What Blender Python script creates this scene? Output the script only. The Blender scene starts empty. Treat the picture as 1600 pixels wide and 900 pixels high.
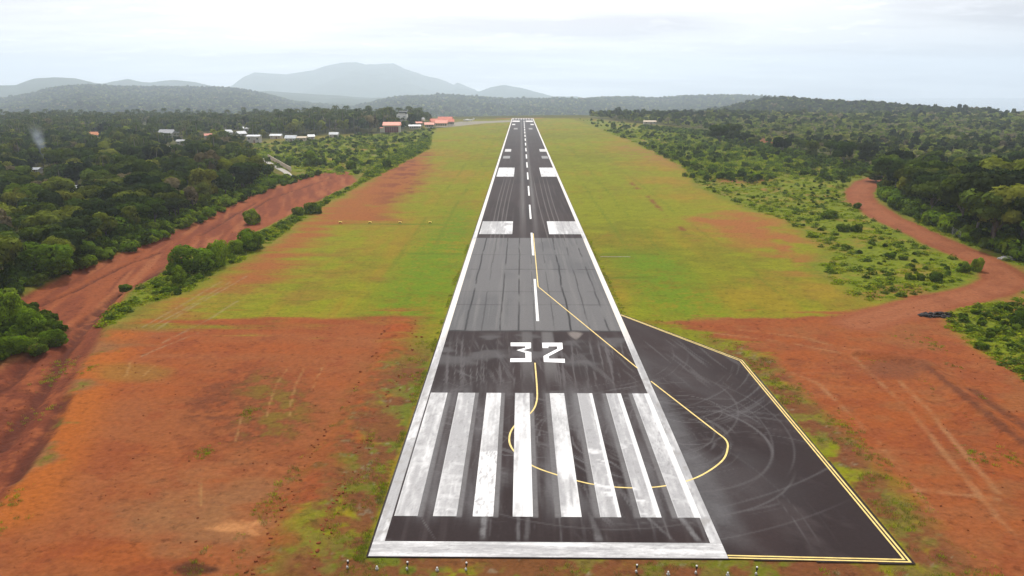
import bpy, bmesh, math, random
import numpy as np
from mathutils import Vector, Matrix

random.seed(7); RNG = np.random.default_rng(11)
SC = bpy.context.scene
COL = SC.collection

# ------------------------------------------------------------------ camera
CAM_H = 37.6; FOC = 1220.0; PITCH = math.atan(308/FOC); YAW = math.atan(14/(FOC/math.cos(PITCH))); CAM_X = -2.3
cam = bpy.data.cameras.new('camera'); cam_o = bpy.data.objects.new('camera', cam); COL.objects.link(cam_o)
cam.sensor_width = 36.0; cam.lens = FOC/1600*36.0; cam.clip_start = 0.5; cam.clip_end = 40000
cam_o.location = (CAM_X, 0, CAM_H); cam_o.rotation_euler = (math.pi/2-PITCH, 0, YAW)
SC.camera = cam_o
SC.render.resolution_x = 1024; SC.render.resolution_y = 576

# ------------------------------------------------------------------ light
SUN_EL = math.radians(52); SUN_AZ = math.radians(-10)      # azimuth clockwise from +Y (along the runway)
sun = bpy.data.lights.new('sun', 'SUN'); sun.energy = 3.8; sun.angle = math.radians(0.7); sun.color = (1.0, .955, .88)
sun_o = bpy.data.objects.new('sun', sun); COL.objects.link(sun_o)
sdir = Vector((math.cos(SUN_EL)*math.sin(SUN_AZ), math.cos(SUN_EL)*math.cos(SUN_AZ), math.sin(SUN_EL)))
sun_o.rotation_euler = sdir.to_track_quat('Z', 'Y').to_euler(); sun_o.location = sdir*300

def nodes_of(tree):
    N = tree.nodes; L = tree.links
    def n(t, **kw):
        x = N.new(t)
        for k, v in kw.items(): setattr(x, k, v)
        return x
    return N, L, n

W = bpy.data.worlds.new('World'); SC.world = W; W.use_nodes = True
N, L, n = nodes_of(W.node_tree); N.clear()
out = n('ShaderNodeOutputWorld'); bg = n('ShaderNodeBackground'); bg.inputs['Strength'].default_value = 0.1
sky = n('ShaderNodeTexSky', sky_type='NISHITA'); sky.sun_disc = False; sky.sun_elevation = SUN_EL; sky.sun_rotation = SUN_AZ
sky.air_density = 1.0; sky.dust_density = 2.0; sky.ozone_density = 1.2
tc = n('ShaderNodeTexCoord'); sep = n('ShaderNodeSeparateXYZ'); L.new(tc.outputs['Generated'], sep.inputs[0])
# project the direction on a cloud ceiling
zz = n('ShaderNodeMath', operation='MAXIMUM'); L.new(sep.outputs['Z'], zz.inputs[0]); zz.inputs[1].default_value = 0.0
za = n('ShaderNodeMath', operation='ADD'); L.new(zz.outputs[0], za.inputs[0]); za.inputs[1].default_value = 0.10
dx = n('ShaderNodeMath', operation='DIVIDE'); L.new(sep.outputs['X'], dx.inputs[0]); L.new(za.outputs[0], dx.inputs[1])
dy = n('ShaderNodeMath', operation='DIVIDE'); L.new(sep.outputs['Y'], dy.inputs[0]); L.new(za.outputs[0], dy.inputs[1])
cmb = n('ShaderNodeCombineXYZ'); L.new(dx.outputs[0], cmb.inputs[0]); L.new(dy.outputs[0], cmb.inputs[1])
n1 = n('ShaderNodeTexNoise'); n1.inputs['Scale'].default_value = 1.1; n1.inputs['Detail'].default_value = 7; n1.inputs['Roughness'].default_value = .55
n1.inputs['Distortion'].default_value = .4
L.new(cmb.outputs[0], n1.inputs['Vector'])
r1 = n('ShaderNodeValToRGB'); r1.color_ramp.elements[0].position = .38; r1.color_ramp.elements[1].position = .66
r1.color_ramp.elements[0].color = (.94, .94, .94, 1); r1.color_ramp.elements[1].color = (1, 1, 1, 1)
L.new(n1.outputs['Fac'], r1.inputs['Fac'])
n2 = n('ShaderNodeTexNoise'); n2.inputs['Scale'].default_value = .9; n2.inputs['Detail'].default_value = 5
mp2 = n('ShaderNodeMapping'); mp2.inputs['Location'].default_value = (4.3, 1.7, 2.0); mp2.inputs['Scale'].default_value = (.5, 1, 1)
L.new(cmb.outputs[0], mp2.inputs[0]); L.new(mp2.outputs[0], n2.inputs['Vector'])
r2 = n('ShaderNodeValToRGB'); r2.color_ramp.elements[0].position = .36; r2.color_ramp.elements[1].position = .60
r2.color_ramp.elements[0].color = (6.5, 6.1, 6.4, 1); r2.color_ramp.elements[1].color = (10.0, 9.75, 9.8, 1)
L.new(n2.outputs['Fac'], r2.inputs['Fac'])
mx = n('ShaderNodeMix', data_type='RGBA'); L.new(r1.outputs['Color'], mx.inputs['Factor'])
L.new(sky.outputs[0], mx.inputs[6]); L.new(r2.outputs['Color'], mx.inputs[7])
# thin cloud is brighter towards the sun
dt = n('ShaderNodeVectorMath', operation='DOT_PRODUCT'); L.new(tc.outputs['Generated'], dt.inputs[0]); dt.inputs[1].default_value = sdir
gl = n('ShaderNodeMapRange', interpolation_type='SMOOTHSTEP'); gl.inputs[1].default_value = .52; gl.inputs[2].default_value = .76; gl.inputs[3].default_value = 1.0; gl.inputs[4].default_value = 1.62; L.new(dt.outputs['Value'], gl.inputs[0])
# small bright wisps
n3 = n('ShaderNodeTexNoise'); n3.inputs['Scale'].default_value = 2.6; n3.inputs['Detail'].default_value = 6; n3.inputs['Roughness'].default_value = .6; L.new(cmb.outputs[0], n3.inputs['Vector'])
wp = n('ShaderNodeMapRange'); wp.inputs[1].default_value = .56; wp.inputs[2].default_value = .72; wp.inputs[3].default_value = 1.0; wp.inputs[4].default_value = 1.24; L.new(n3.outputs['Fac'], wp.inputs[0])
fo = n('ShaderNodeMapRange', interpolation_type='SMOOTHSTEP'); fo.inputs[1].default_value = -.6; fo.inputs[2].default_value = .55; fo.inputs[3].default_value = .62; fo.inputs[4].default_value = 1.0; L.new(dt.outputs['Value'], fo.inputs[0])
g0 = n('ShaderNodeMath', operation='MULTIPLY'); L.new(gl.outputs[0], g0.inputs[0]); L.new(fo.outputs[0], g0.inputs[1])
gm = n('ShaderNodeMath', operation='MULTIPLY'); L.new(g0.outputs[0], gm.inputs[0]); L.new(wp.outputs[0], gm.inputs[1])
vs = n('ShaderNodeVectorMath', operation='SCALE'); L.new(mx.outputs[2], vs.inputs[0]); L.new(gm.outputs[0], vs.inputs['Scale'])
L.new(vs.outputs[0], bg.inputs['Color']); L.new(bg.outputs[0], out.inputs['Surface'])

SC.view_settings.view_transform = 'Standard'; SC.view_settings.look = 'None'
SC.view_settings.exposure = 0.0; SC.view_settings.gamma = 1.0; SC.view_settings.use_curve_mapping = False
SC.cycles.volume_bounces = 4; SC.cycles.max_bounces = 6; SC.cycles.diffuse_bounces = 3; SC.cycles.transparent_max_bounces = 8
SC.cycles.transmission_bounces = 3

# ------------------------------------------------------------------ helpers
def ray(px, py):
    a = (px-800)/FOC; b = -(py-450)/FOC
    fw = (-math.sin(YAW)*math.cos(PITCH), math.cos(YAW)*math.cos(PITCH), -math.sin(PITCH))
    r = (math.cos(YAW), math.sin(YAW), 0)
    u = (r[1]*fw[2]-r[2]*fw[1], r[2]*fw[0]-r[0]*fw[2], r[0]*fw[1]-r[1]*fw[0])
    return [fw[i]+a*r[i]+b*u[i] for i in range(3)]
def at(px, py, z=0.0):          # point of the level z under this line of sight
    d = ray(px, py); t = (z-CAM_H)/d[2]
    return (CAM_X+d[0]*t, d[1]*t)
def poly(pts, z=0.0): return np.array([at(x, y, z) for x, y in pts])
def at_dist(px, py, dist):      # point at a horizontal distance along this line of sight
    d = ray(px, py); t = dist/math.hypot(d[0], d[1])
    return (CAM_X+d[0]*t, d[1]*t, CAM_H+d[2]*t)
def to_px(x, y, z):
    fw = np.array([-math.sin(YAW)*math.cos(PITCH), math.cos(YAW)*math.cos(PITCH), -math.sin(PITCH)])
    r = np.array([math.cos(YAW), math.sin(YAW), 0]); u = np.cross(r, fw)
    X = np.asarray(x)-CAM_X; Y = np.asarray(y); Z = np.asarray(z)-CAM_H
    d = X*fw[0]+Y*fw[1]+Z*fw[2]
    return 800+FOC*(X*r[0]+Y*r[1])/d, 450-FOC*(X*u[0]+Y*u[1]+Z*u[2])/d, d

def _hash(ix, iy, s):
    h = (ix.astype(np.int64)*374761393 + iy.astype(np.int64)*668265263 + s*982451653) & 0xffffffff
    h = ((h ^ (h >> 13))*1274126177) & 0xffffffff
    return ((h ^ (h >> 16)) & 0xffffff)/float(0xffffff)
def vnoise(x, y, s=0):
    x = np.asarray(x, float); y = np.asarray(y, float)
    ix = np.floor(x); iy = np.floor(y); fx = x-ix; fy = y-iy
    fx = fx*fx*(3-2*fx); fy = fy*fy*(3-2*fy); ix = ix.astype(np.int64); iy = iy.astype(np.int64)
    a = _hash(ix, iy, s); b = _hash(ix+1, iy, s); c = _hash(ix, iy+1, s); d = _hash(ix+1, iy+1, s)
    return (a*(1-fx)+b*fx)*(1-fy)+(c*(1-fx)+d*fx)*fy
def fbm(x, y, s=0, o=4, r=.5):
    v = 0; a = 1; t = 0
    for k in range(o):
        v = v+a*vnoise(x*2**k+17.3*k, y*2**k-9.1*k, s+k); t += a; a *= r
    return v/t
def sstep(a, b, x):
    t = np.clip((x-a)/(b-a), 0, 1); return t*t*(3-2*t)
def sdist(P, x, y):             # signed distance to polygon, positive inside
    d = np.full(np.shape(x), 1e18); ins = np.zeros(np.shape(x), bool)
    m = len(P)
    for i in range(m):
        x0, y0 = P[i]; x1, y1 = P[(i+1) % m]
        ex, ey = x1-x0, y1-y0; wx, wy = x-x0, y-y0
        t = np.clip((wx*ex+wy*ey)/(ex*ex+ey*ey+1e-12), 0, 1)
        d = np.minimum(d, (wx-ex*t)**2+(wy-ey*t)**2)
        c = ((y0 > y) != (y1 > y))
        with np.errstate(divide='ignore', invalid='ignore'):
            ins ^= c & (x < (x1-x0)*(y-y0)/(y1-y0+1e-12)+x0)
    d = np.sqrt(d); return np.where(ins, d, -d)
def ldist(P, x, y):             # distance to polyline
    d = np.full(np.shape(x), 1e18)
    for i in range(len(P)-1):
        x0, y0 = P[i]; x1, y1 = P[i+1]
        ex, ey = x1-x0, y1-y0; wx, wy = x-x0, y-y0
        t = np.clip((wx*ex+wy*ey)/(ex*ex+ey*ey+1e-12), 0, 1)
        d = np.minimum(d, (wx-ex*t)**2+(wy-ey*t)**2)
    return np.sqrt(d)

def mesh_np(name, V, F, mat, smooth=True, color=None, fattr=None):
    me = bpy.data.meshes.new(name); V = np.asarray(V, np.float32); F = np.asarray(F, np.int32)
    k = F.shape[1]
    me.vertices.add(len(V)); me.vertices.foreach_set('co', V.ravel())
    me.loops.add(F.size); me.loops.foreach_set('vertex_index', F.ravel())
    me.polygons.add(len(F)); me.polygons.foreach_set('loop_start', np.arange(0, F.size, k, dtype=np.int32))
    me.update(calc_edges=True)
    if smooth: me.polygons.foreach_set('use_smooth', np.ones(len(F), bool))
    if color is not None:
        a = me.attributes.new('col', 'FLOAT_COLOR', 'POINT')
        c = np.ones((len(V), 4), np.float32); c[:, :color.shape[1]] = color; a.data.foreach_set('color', c.ravel())
    if fattr is not None:
        a = me.attributes.new('tone', 'FLOAT', 'FACE'); a.data.foreach_set('value', np.asarray(fattr, np.float32))
    if mat: me.materials.append(mat)
    me.validate(); return me
def link(name, me, parent=None, loc=None):
    o = bpy.data.objects.new(name, me); COL.objects.link(o)
    if parent: o.parent = parent
    if loc is not None: o.location = loc
    return o
def tag(o, label=None, cat=None, group=None, kind=None):
    if label: o['label'] = label
    if cat: o['category'] = cat
    if group: o['group'] = group
    if kind: o['kind'] = kind
    return o
def empty(name, loc, rz=0, s=1.0):
    o = bpy.data.objects.new(name, None); COL.objects.link(o); o.location = loc; o.rotation_euler = (0, 0, rz); o.scale = (s,)*3 if not hasattr(s, '__len__') else s
    o.empty_display_size = .3
    return o
def grid_faces(nr, nc):
    i = np.arange(nr-1)[:, None]*nc+np.arange(nc-1)[None, :]; i = i.ravel()
    return np.stack([i, i+1, i+nc+1, i+nc], 1)

class MB:                       # collects solids for ONE mesh
    def __init__(s): s.bm = bmesh.new()
    def box(s, c, d, rz=0, bev=0):
        M = Matrix.Translation(c) @ Matrix.Rotation(rz, 4, 'Z') @ Matrix.Diagonal((*d, 1))
        r = bmesh.ops.create_cube(s.bm, size=1, matrix=M)
        if bev:
            ed = {e for v in r['verts'] for e in v.link_edges}
            bmesh.ops.bevel(s.bm, geom=list(ed), offset=bev, segments=1, affect='EDGES')
        return s
    def cyl(s, p0, p1, r0, r1=None, seg=10):
        p0 = Vector(p0); p1 = Vector(p1); d = p1-p0; r1 = r0 if r1 is None else r1
        M = Matrix.Translation((p0+p1)/2) @ d.to_track_quat('Z', 'Y').to_matrix().to_4x4()
        bmesh.ops.create_cone(s.bm, cap_ends=True, segments=seg, radius1=r0, radius2=r1, depth=d.length, matrix=M)
        return s
    def ball(s, c, r, sub=2, sc=(1, 1, 1)):
        M = Matrix.Translation(c) @ Matrix.Diagonal((*sc, 1))
        bmesh.ops.create_icosphere(s.bm, subdivisions=sub, radius=r, matrix=M); return s
    def face(s, pts):
        s.bm.faces.new([s.bm.verts.new(p) for p in pts]); return s
    def prism(s, pts, y0, y1):  # x,z outline extruded along y
        a = [s.bm.verts.new((p[0], y0, p[1])) for p in pts]; b = [s.bm.verts.new((p[0], y1, p[1])) for p in pts]
        k = len(pts); s.bm.faces.new(a); s.bm.faces.new(b[::-1])
        for i in range(k): s.bm.faces.new((a[i], b[i], b[(i+1) % k], a[(i+1) % k]))
        return s
    def mesh(s, name, mat, smooth=False):
        bmesh.ops.recalc_face_normals(s.bm, faces=s.bm.faces)
        me = bpy.data.meshes.new(name); s.bm.to_mesh(me); s.bm.free(); me.materials.append(mat)
        if smooth: me.polygons.foreach_set('use_smooth', np.ones(len(me.polygons), bool))
        return me
    def build(s, name, mat, parent=None, smooth=False): return link(name, s.mesh(name, mat, smooth), parent)

# ------------------------------------------------------------------ materials
def simple_mat(name, col, rough=.7, var=.15, scale=2.0, metal=0, spec=.3):
    m = bpy.data.materials.new(name); m.use_nodes = True
    N, L, n = nodes_of(m.node_tree); b = N['Principled BSDF']
    b.inputs['Roughness'].default_value = rough; b.inputs['Metallic'].default_value = metal
    b.inputs['Specular IOR Level'].default_value = spec
    t = n('ShaderNodeTexNoise'); t.inputs['Scale'].default_value = scale; t.inputs['Detail'].default_value = 4
    g = n('ShaderNodeTexCoord'); L.new(g.outputs['Object'], t.inputs['Vector'])
    r = n('ShaderNodeValToRGB'); r.color_ramp.elements[0].position = .3; r.color_ramp.elements[1].position = .7
    r.color_ramp.elements[0].color = (*[c*(1-var) for c in col], 1); r.color_ramp.elements[1].color = (*[min(1, c*(1+var)) for c in col], 1)
    L.new(t.outputs['Fac'], r.inputs['Fac']); L.new(r.outputs['Color'], b.inputs['Base Color'])
    return m
def attr_mat(name, rough, fine, amp, bump, bscale, spec=.25, stretch=(1, 1, 1), bdist=.05):
    # base colour from the vertex colour attribute, broken up by fine noise, with fine relief
    m = bpy.data.materials.new(name); m.use_nodes = True
    N, L, n = nodes_of(m.node_tree); b = N['Principled BSDF']
    b.inputs['Roughness'].default_value = rough; b.inputs['Specular IOR Level'].default_value = spec
    a = n('ShaderNodeAttribute', attribute_name='col'); g = n('ShaderNodeNewGeometry')
    mp = n('ShaderNodeMapping'); mp.inputs['Scale'].default_value = stretch; L.new(g.outputs['Position'], mp.inputs[0])
    t = n('ShaderNodeTexNoise'); t.inputs['Scale'].default_value = fine; t.inputs['Detail'].default_value = 6; t.inputs['Roughness'].default_value = .65
    L.new(mp.outputs[0], t.inputs['Vector'])
    mr = n('ShaderNodeMapRange'); mr.inputs[1].default_value = .25; mr.inputs[2].default_value = .75
    mr.inputs[3].default_value = 1-amp; mr.inputs[4].default_value = 1+amp; L.new(t.outputs['Fac'], mr.inputs[0])
    v = n('ShaderNodeVectorMath', operation='SCALE'); L.new(a.outputs['Color'], v.inputs[0]); L.new(mr.outputs[0], v.inputs['Scale'])
    if stretch == (1, 1, 1) and name.startswith('soil'):     # tuft-sized darker specks
        t3 = n('ShaderNodeTexNoise'); t3.inputs['Scale'].default_value = .75; t3.inputs['Detail'].default_value = 4; t3.inputs['Roughness'].default_value = .7; L.new(mp.outputs[0], t3.inputs['Vector'])
        m3 = n('ShaderNodeMapRange', interpolation_type='SMOOTHSTEP'); m3.inputs[1].default_value = .54; m3.inputs[2].default_value = .68; m3.inputs[3].default_value = 1.03; m3.inputs[4].default_value = .72; L.new(t3.outputs['Fac'], m3.inputs[0])
        v3 = n('ShaderNodeVectorMath', operation='SCALE'); L.new(v.outputs[0], v3.inputs[0]); L.new(m3.outputs[0], v3.inputs['Scale']); v = v3
    L.new(v.outputs[0], b.inputs['Base Color'])
    if bump:
        t2 = n('ShaderNodeTexNoise'); t2.inputs['Scale'].default_value = bscale; t2.inputs['Detail'].default_value = 5
        L.new(mp.outputs[0], t2.inputs['Vector'])
        bp = n('ShaderNodeBump'); bp.inputs['Strength'].default_value = bump; bp.inputs['Distance'].default_value = bdist
        L.new(t2.outputs['Fac'], bp.inputs['Height']); L.new(bp.outputs[0], b.inputs['Normal'])
    return m
def leaf_mat(name, cols, trans=.3):
    m = bpy.data.materials.new(name); m.use_nodes = True
    N, L, n = nodes_of(m.node_tree); N.clear()
    out = n('ShaderNodeOutputMaterial'); oi = n('ShaderNodeObjectInfo'); r = n('ShaderNodeValToRGB')
    els = r.color_ramp.elements
    while len(els) < len(cols): els.new(.5)
    r.color_ramp.interpolation = 'CONSTANT'
    for i, c in enumerate(cols): els[i].position = i/len(cols); els[i].color = (*c, 1)
    L.new(oi.outputs['Random'], r.inputs['Fac'])
    a = n('ShaderNodeAttribute', attribute_name='tone')
    mr = n('ShaderNodeMapRange'); mr.inputs[3].default_value = .42; mr.inputs[4].default_value = 1.6; L.new(a.outputs['Fac'], mr.inputs[0])
    v = n('ShaderNodeVectorMath', operation='SCALE'); L.new(r.outputs['Color'], v.inputs[0]); L.new(mr.outputs[0], v.inputs['Scale'])
    d = n('ShaderNodeBsdfDiffuse'); tr = n('ShaderNodeBsdfTranslucent'); L.new(v.outputs[0], d.inputs[0])
    hs = n('ShaderNodeVectorMath', operation='MULTIPLY'); hs.inputs[1].default_value = (1.25, 1.35, .6); L.new(v.outputs[0], hs.inputs[0]); L.new(hs.outputs[0], tr.inputs[0])
    mxs = n('ShaderNodeMixShader'); mxs.inputs[0].default_value = trans; L.new(d.outputs[0], mxs.inputs[1]); L.new(tr.outputs[0], mxs.inputs[2])
    L.new(mxs.outputs[0], out.inputs['Surface'])
    return m

M = {}
M['ground'] = attr_mat('soil_and_grass', .95, 1.6, .26, .8, 2.2, spec=.05, bdist=.15)
M['asphalt'] = attr_mat('asphalt', .8, 3.0, .16, .25, 9.0, spec=.10, bdist=.02)
M['paint'] = attr_mat('runway_paint', .55, 4.0, .10, .15, 10.0, spec=.3, bdist=.01)
M['earth'] = simple_mat('red_earth', (.20, .060, .023), .95, .3, 3, spec=.05); M['earth_dark'] = simple_mat('dark_red_earth', (.11, .036, .018), .95, .3, 3, spec=.05)
M['bark'] = simple_mat('bark', (.11, .085, .065), .9, .3, 3)
M['palebark'] = simple_mat('pale_bark', (.16, .14, .12), .9, .25, 3)
M['leaf_dark'] = leaf_mat('leaf_dark', [(.018, .032, .008), (.055, .076, .011), (.028, .046, .009), (.082, .100, .014), (.020, .032, .010), (.042, .070, .009), (.032, .044, .014), (.066, .092, .012)], .2)
M['leaf_mix'] = leaf_mat('leaf_mix', [(.040, .064, .010), (.115, .140, .018), (.060, .088, .012), (.160, .170, .024), (.036, .054, .014), (.135, .155, .018), (.150, .125, .070), (.085, .122, .014)], .25)
M['leaf_light'] = leaf_mat('leaf_light', [(.10, .14, .022), (.19, .225, .035), (.14, .18, .028), (.23, .235, .065), (.075, .105, .026), (.165, .205, .030), (.21, .19, .11)], .35)
M['leaf_bush'] = leaf_mat('leaf_bush', [(.11, .175, .012), (.145, .21, .014), (.095, .155, .012), (.17, .225, .018)], .45)
M['leaf_shrub'] = leaf_mat('leaf_shrub', [(.060, .100, .012), (.100, .150, .014), (.075, .120, .012), (.13, .18, .018)], .4)
M['weed'] = leaf_mat('weed', [(.17, .22, .010), (.21, .25, .012), (.145, .20, .010), (.23, .24, .022), (.19, .235, .010)], .5)
M['tuft'] = leaf_mat('tuft', [(.14, .135, .035), (.18, .16, .06), (.11, .14, .024), (.22, .19, .10)], .4)
M['palm'] = leaf_mat('palm', [(.040, .058, .014), (.055, .075, .020), (.075, .085, .026)], .25)
M['dry'] = leaf_mat('dry_twigs', [(.16, .12, .11), (.20, .15, .13)], .1)
M['white'] = simple_mat('white_paint', (.78, .78, .76), .55, .06)
M['wallwhite'] = simple_mat('white_wall', (.46, .44, .40), .85, .1, .6)
M['cream'] = simple_mat('cream_wall', (.56, .47, .36), .85, .1, .6)
M['zinc'] = simple_mat('zinc_roof', (.40, .43, .46), .5, .25, .5, spec=.5)
M['grey_roof'] = simple_mat('grey_roof', (.34, .35, .37), .6, .15, .5)
M['red_roof'] = simple_mat('red_roof', (.60, .17, .11), .7, .12, .5)
M['pink_roof'] = simple_mat('salmon_roof', (.74, .30, .22), .7, .10, .5)
M['orange_roof'] = simple_mat('orange_roof', (.62, .24, .10), .7, .15, .5)
M['maroon'] = simple_mat('maroon_door', (.13, .035, .04), .6, .2, .8)
M['dark'] = simple_mat('dark_metal', (.03, .03, .032), .5, .2)
M['glass'] = simple_mat('dark_glass', (.04, .05, .06), .15, .1, 1, spec=.6)
M['yellow'] = simple_mat('yellow_paint', (.75, .52, .05), .5, .08)
M['concrete'] = simple_mat('concrete', (.34, .32, .28), .9, .2, 1.5)
M['tar'] = simple_mat('tar_lumps', (.018, .016, .017), .75, .4, 3)
M['rock'] = simple_mat('grey_rock', (.33, .32, .31), .9, .25, 1.2)
M['steel'] = simple_mat('galvanised_steel', (.30, .33, .36), .5, .1, metal=.3)

# ------------------------------------------------------------------ layout of the ground (world metres)
P_SOIL_L = poly([(215, 508), (300, 505), (420, 505), (560, 497), (641, 496), (640, 545), (610, 610), (575, 670), (540, 730), (505, 800), (470, 880), (430, 1000), (-400, 1050), (-120, 900), (15, 790), (45, 735), (92, 655), (140, 575), (180, 515)])
P_ROAD_L = poly([(545, 266), (500, 268), (450, 282), (390, 300), (335, 330), (255, 366), (175, 396), (100, 427), (25, 463), (-60, 505), (-60, 540), (60, 505), (104, 508), (60, 545), (0, 570), (-150, 640), (-330, 800), (0, 800), (35, 735), (85, 650), (130, 575), (165, 512), (198, 456), (264, 414), (345, 384), (415, 354), (470, 325), (515, 303), (558, 282)])
P_BARE_L = poly([(250, 480), (330, 440), (395, 400), (470, 350), (530, 312), (590, 275), (640, 246), (668, 238), (664, 262), (650, 285), (610, 325), (610, 345), (540, 348), (500, 352), (470, 385), (420, 440), (330, 455), (290, 490)])
P_VERGE_L = poly([(150, 500), (196, 464), (262, 424), (275, 409), (348, 386), (418, 357), (476, 327), (555, 286), (600, 250), (660, 214), (674, 208), (668, 232), (610, 262), (540, 300), (480, 336), (400, 395), (330, 430), (280, 460), (215, 478), (165, 510)])
P_SCRUB_L = poly([(392, 232), (400, 219), (470, 215), (560, 208), (640, 203), (680, 198), (672, 214), (640, 233), (560, 272), (480, 268), (440, 262)])
P_SOIL_R = poly([(1010, 500), (1120, 492), (1230, 494), (1330, 476), (1420, 462), (1480, 462), (1500, 470), (1475, 500), (1530, 545), (1600, 598), (1750, 690), (2000, 1000), (1560, 1050), (1500, 930), (1440, 840), (1380, 760), (1310, 690), (1255, 630), (1215, 575), (1170, 553), (1090, 525)])
P_SCRUB_R = poly([(1340, 470), (1450, 464), (1525, 447), (1533, 412), (1470, 384), (1395, 345), (1330, 318), (1325, 288), (1350, 272), (1290, 252), (1200, 237), (1110, 210), (1040, 201), (960, 190.5), (905, 186), (925, 196), (1000, 226), (1070, 262), (1090, 290), (1150, 318), (1230, 345), (1290, 395), (1285, 425)])
P_SCRUB_R2 = poly([(1478, 488), (1530, 470), (1600, 452), (1800, 440), (1900, 640), (1640, 612), (1590, 588), (1530, 545), (1488, 512)])
P_BARE_R = poly([(1050, 342), (1090, 335), (1160, 330), (1215, 345), (1280, 385), (1290, 415), (1255, 425), (1190, 400), (1150, 372)])
L_ROAD_R = poly([(1420, 268), (1385, 276), (1356, 285), (1342, 300), (1348, 316), (1385, 341), (1430, 361), (1480, 384), (1530, 405), (1566, 424), (1572, 440), (1545, 455), (1490, 467), (1420, 482), (1340, 505)])
P_FOREST_L = poly([(-400, 575), (-30, 482), (50, 442), (130, 409), (200, 379), (262, 355), (333, 321), (400, 291), (446, 270), (420, 252), (385, 234), (390, 216), (470, 208), (520, 206), (590, 205), (650, 202), (668, 192), (672, 186), (-900, 185.5)])
P_FOREST_R = poly([(1366, 292), (1400, 322), (1460, 352), (1530, 385), (1575, 398), (1640, 432), (1760, 490), (2300, 420), (2300, 185), (920, 184), (960, 189), (1050, 197), (1100, 204), (1200, 226), (1280, 243), (1360, 262), (1380, 272)])
P_DRY_FAR = poly([(955, 225), (1040, 232), (1110, 258), (1120, 275), (1060, 262), (980, 245)])
L_PATH = poly([(372, 228), (392, 236), (412, 246), (430, 257), (447, 267), (452, 275)])
P_APRON = poly([(668, 198), (700, 191.5), (715, 188), (800, 187), (800, 190), (757, 191.5), (700, 197)])

P_MOWN = poly([(250, 1050), (330, 800), (330, 560), (222, 496), (255, 470), (330, 432), (400, 396), (480, 337), (540, 301), (610, 263), (668, 233), (674, 208), (690, 193), (740, 186), (803, 184.2), (836, 184.2), (895, 186), (925, 196), (1000, 226), (1070, 262), (1090, 290), (1150, 318), (1230, 345), (1290, 395), (1285, 425), (1378, 470), (1600, 500), (2200, 1050)])
P_SCRUB_R3 = poly([(1372, 282), (1358, 300), (1400, 330), (1445, 355), (1500, 380), (1560, 402), (1625, 440), (1700, 440), (1580, 392), (1460, 346), (1405, 318), (1380, 292)])
def bank(x, y):                 # 0 on the airfield level, 1 down on the road to the left
    d = sdist(P_ROAD_L, x+1.5*(fbm(x*.15, y*.15, 31)-.5), y)
    return sstep(-2.5, 1.5, d)
def H(x, y):
    x = np.asarray(x, float); y = np.asarray(y, float)
    z = .22*(fbm(x*.06, y*.06, 3)-.5)+.10*(fbm(x*.5, y*.5, 5)-.5)
    pad = sdist(P_PAD_FLAT, x, y)
    flat = np.maximum(sstep(-3.5, -.6, pad), sstep(19, 15.6, np.abs(x))*sstep(50, 56.8, y)*sstep(1140, 1126, y))
    z = z*(1-flat)-.09*(1-flat)*0 - .06*flat
    far = sstep(1250, 2500, y+.12*np.abs(x))
    left = sstep(-60, -330, x-0.12*y)
    z = z-3.0*left*sstep(100, 300, y)-95*far
    return z-.9*sstep(-1.0, 3.0, sdist(P_ROAD_L, x, y))*sstep(40, 60, y)*sstep(400, 250, y)
P_PAD = poly([(1423, 880), (1160, 563), (972, 492), (1140, 871)])
P_PAD[:, 0] = [29.9, 29.6, 15.0, 15.0]; P_PAD[:, 1] = [57.0, 106.8, 130.3, 57.4]
P_PAD_FLAT = np.array([[30.2, 56.6], [29.9, 107.2], [14.0, 131.5], [14.0, 56.6]])

def lerp(a, b, t): return a*(1-t[:, None])+np.asarray(b)*t[:, None]

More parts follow.
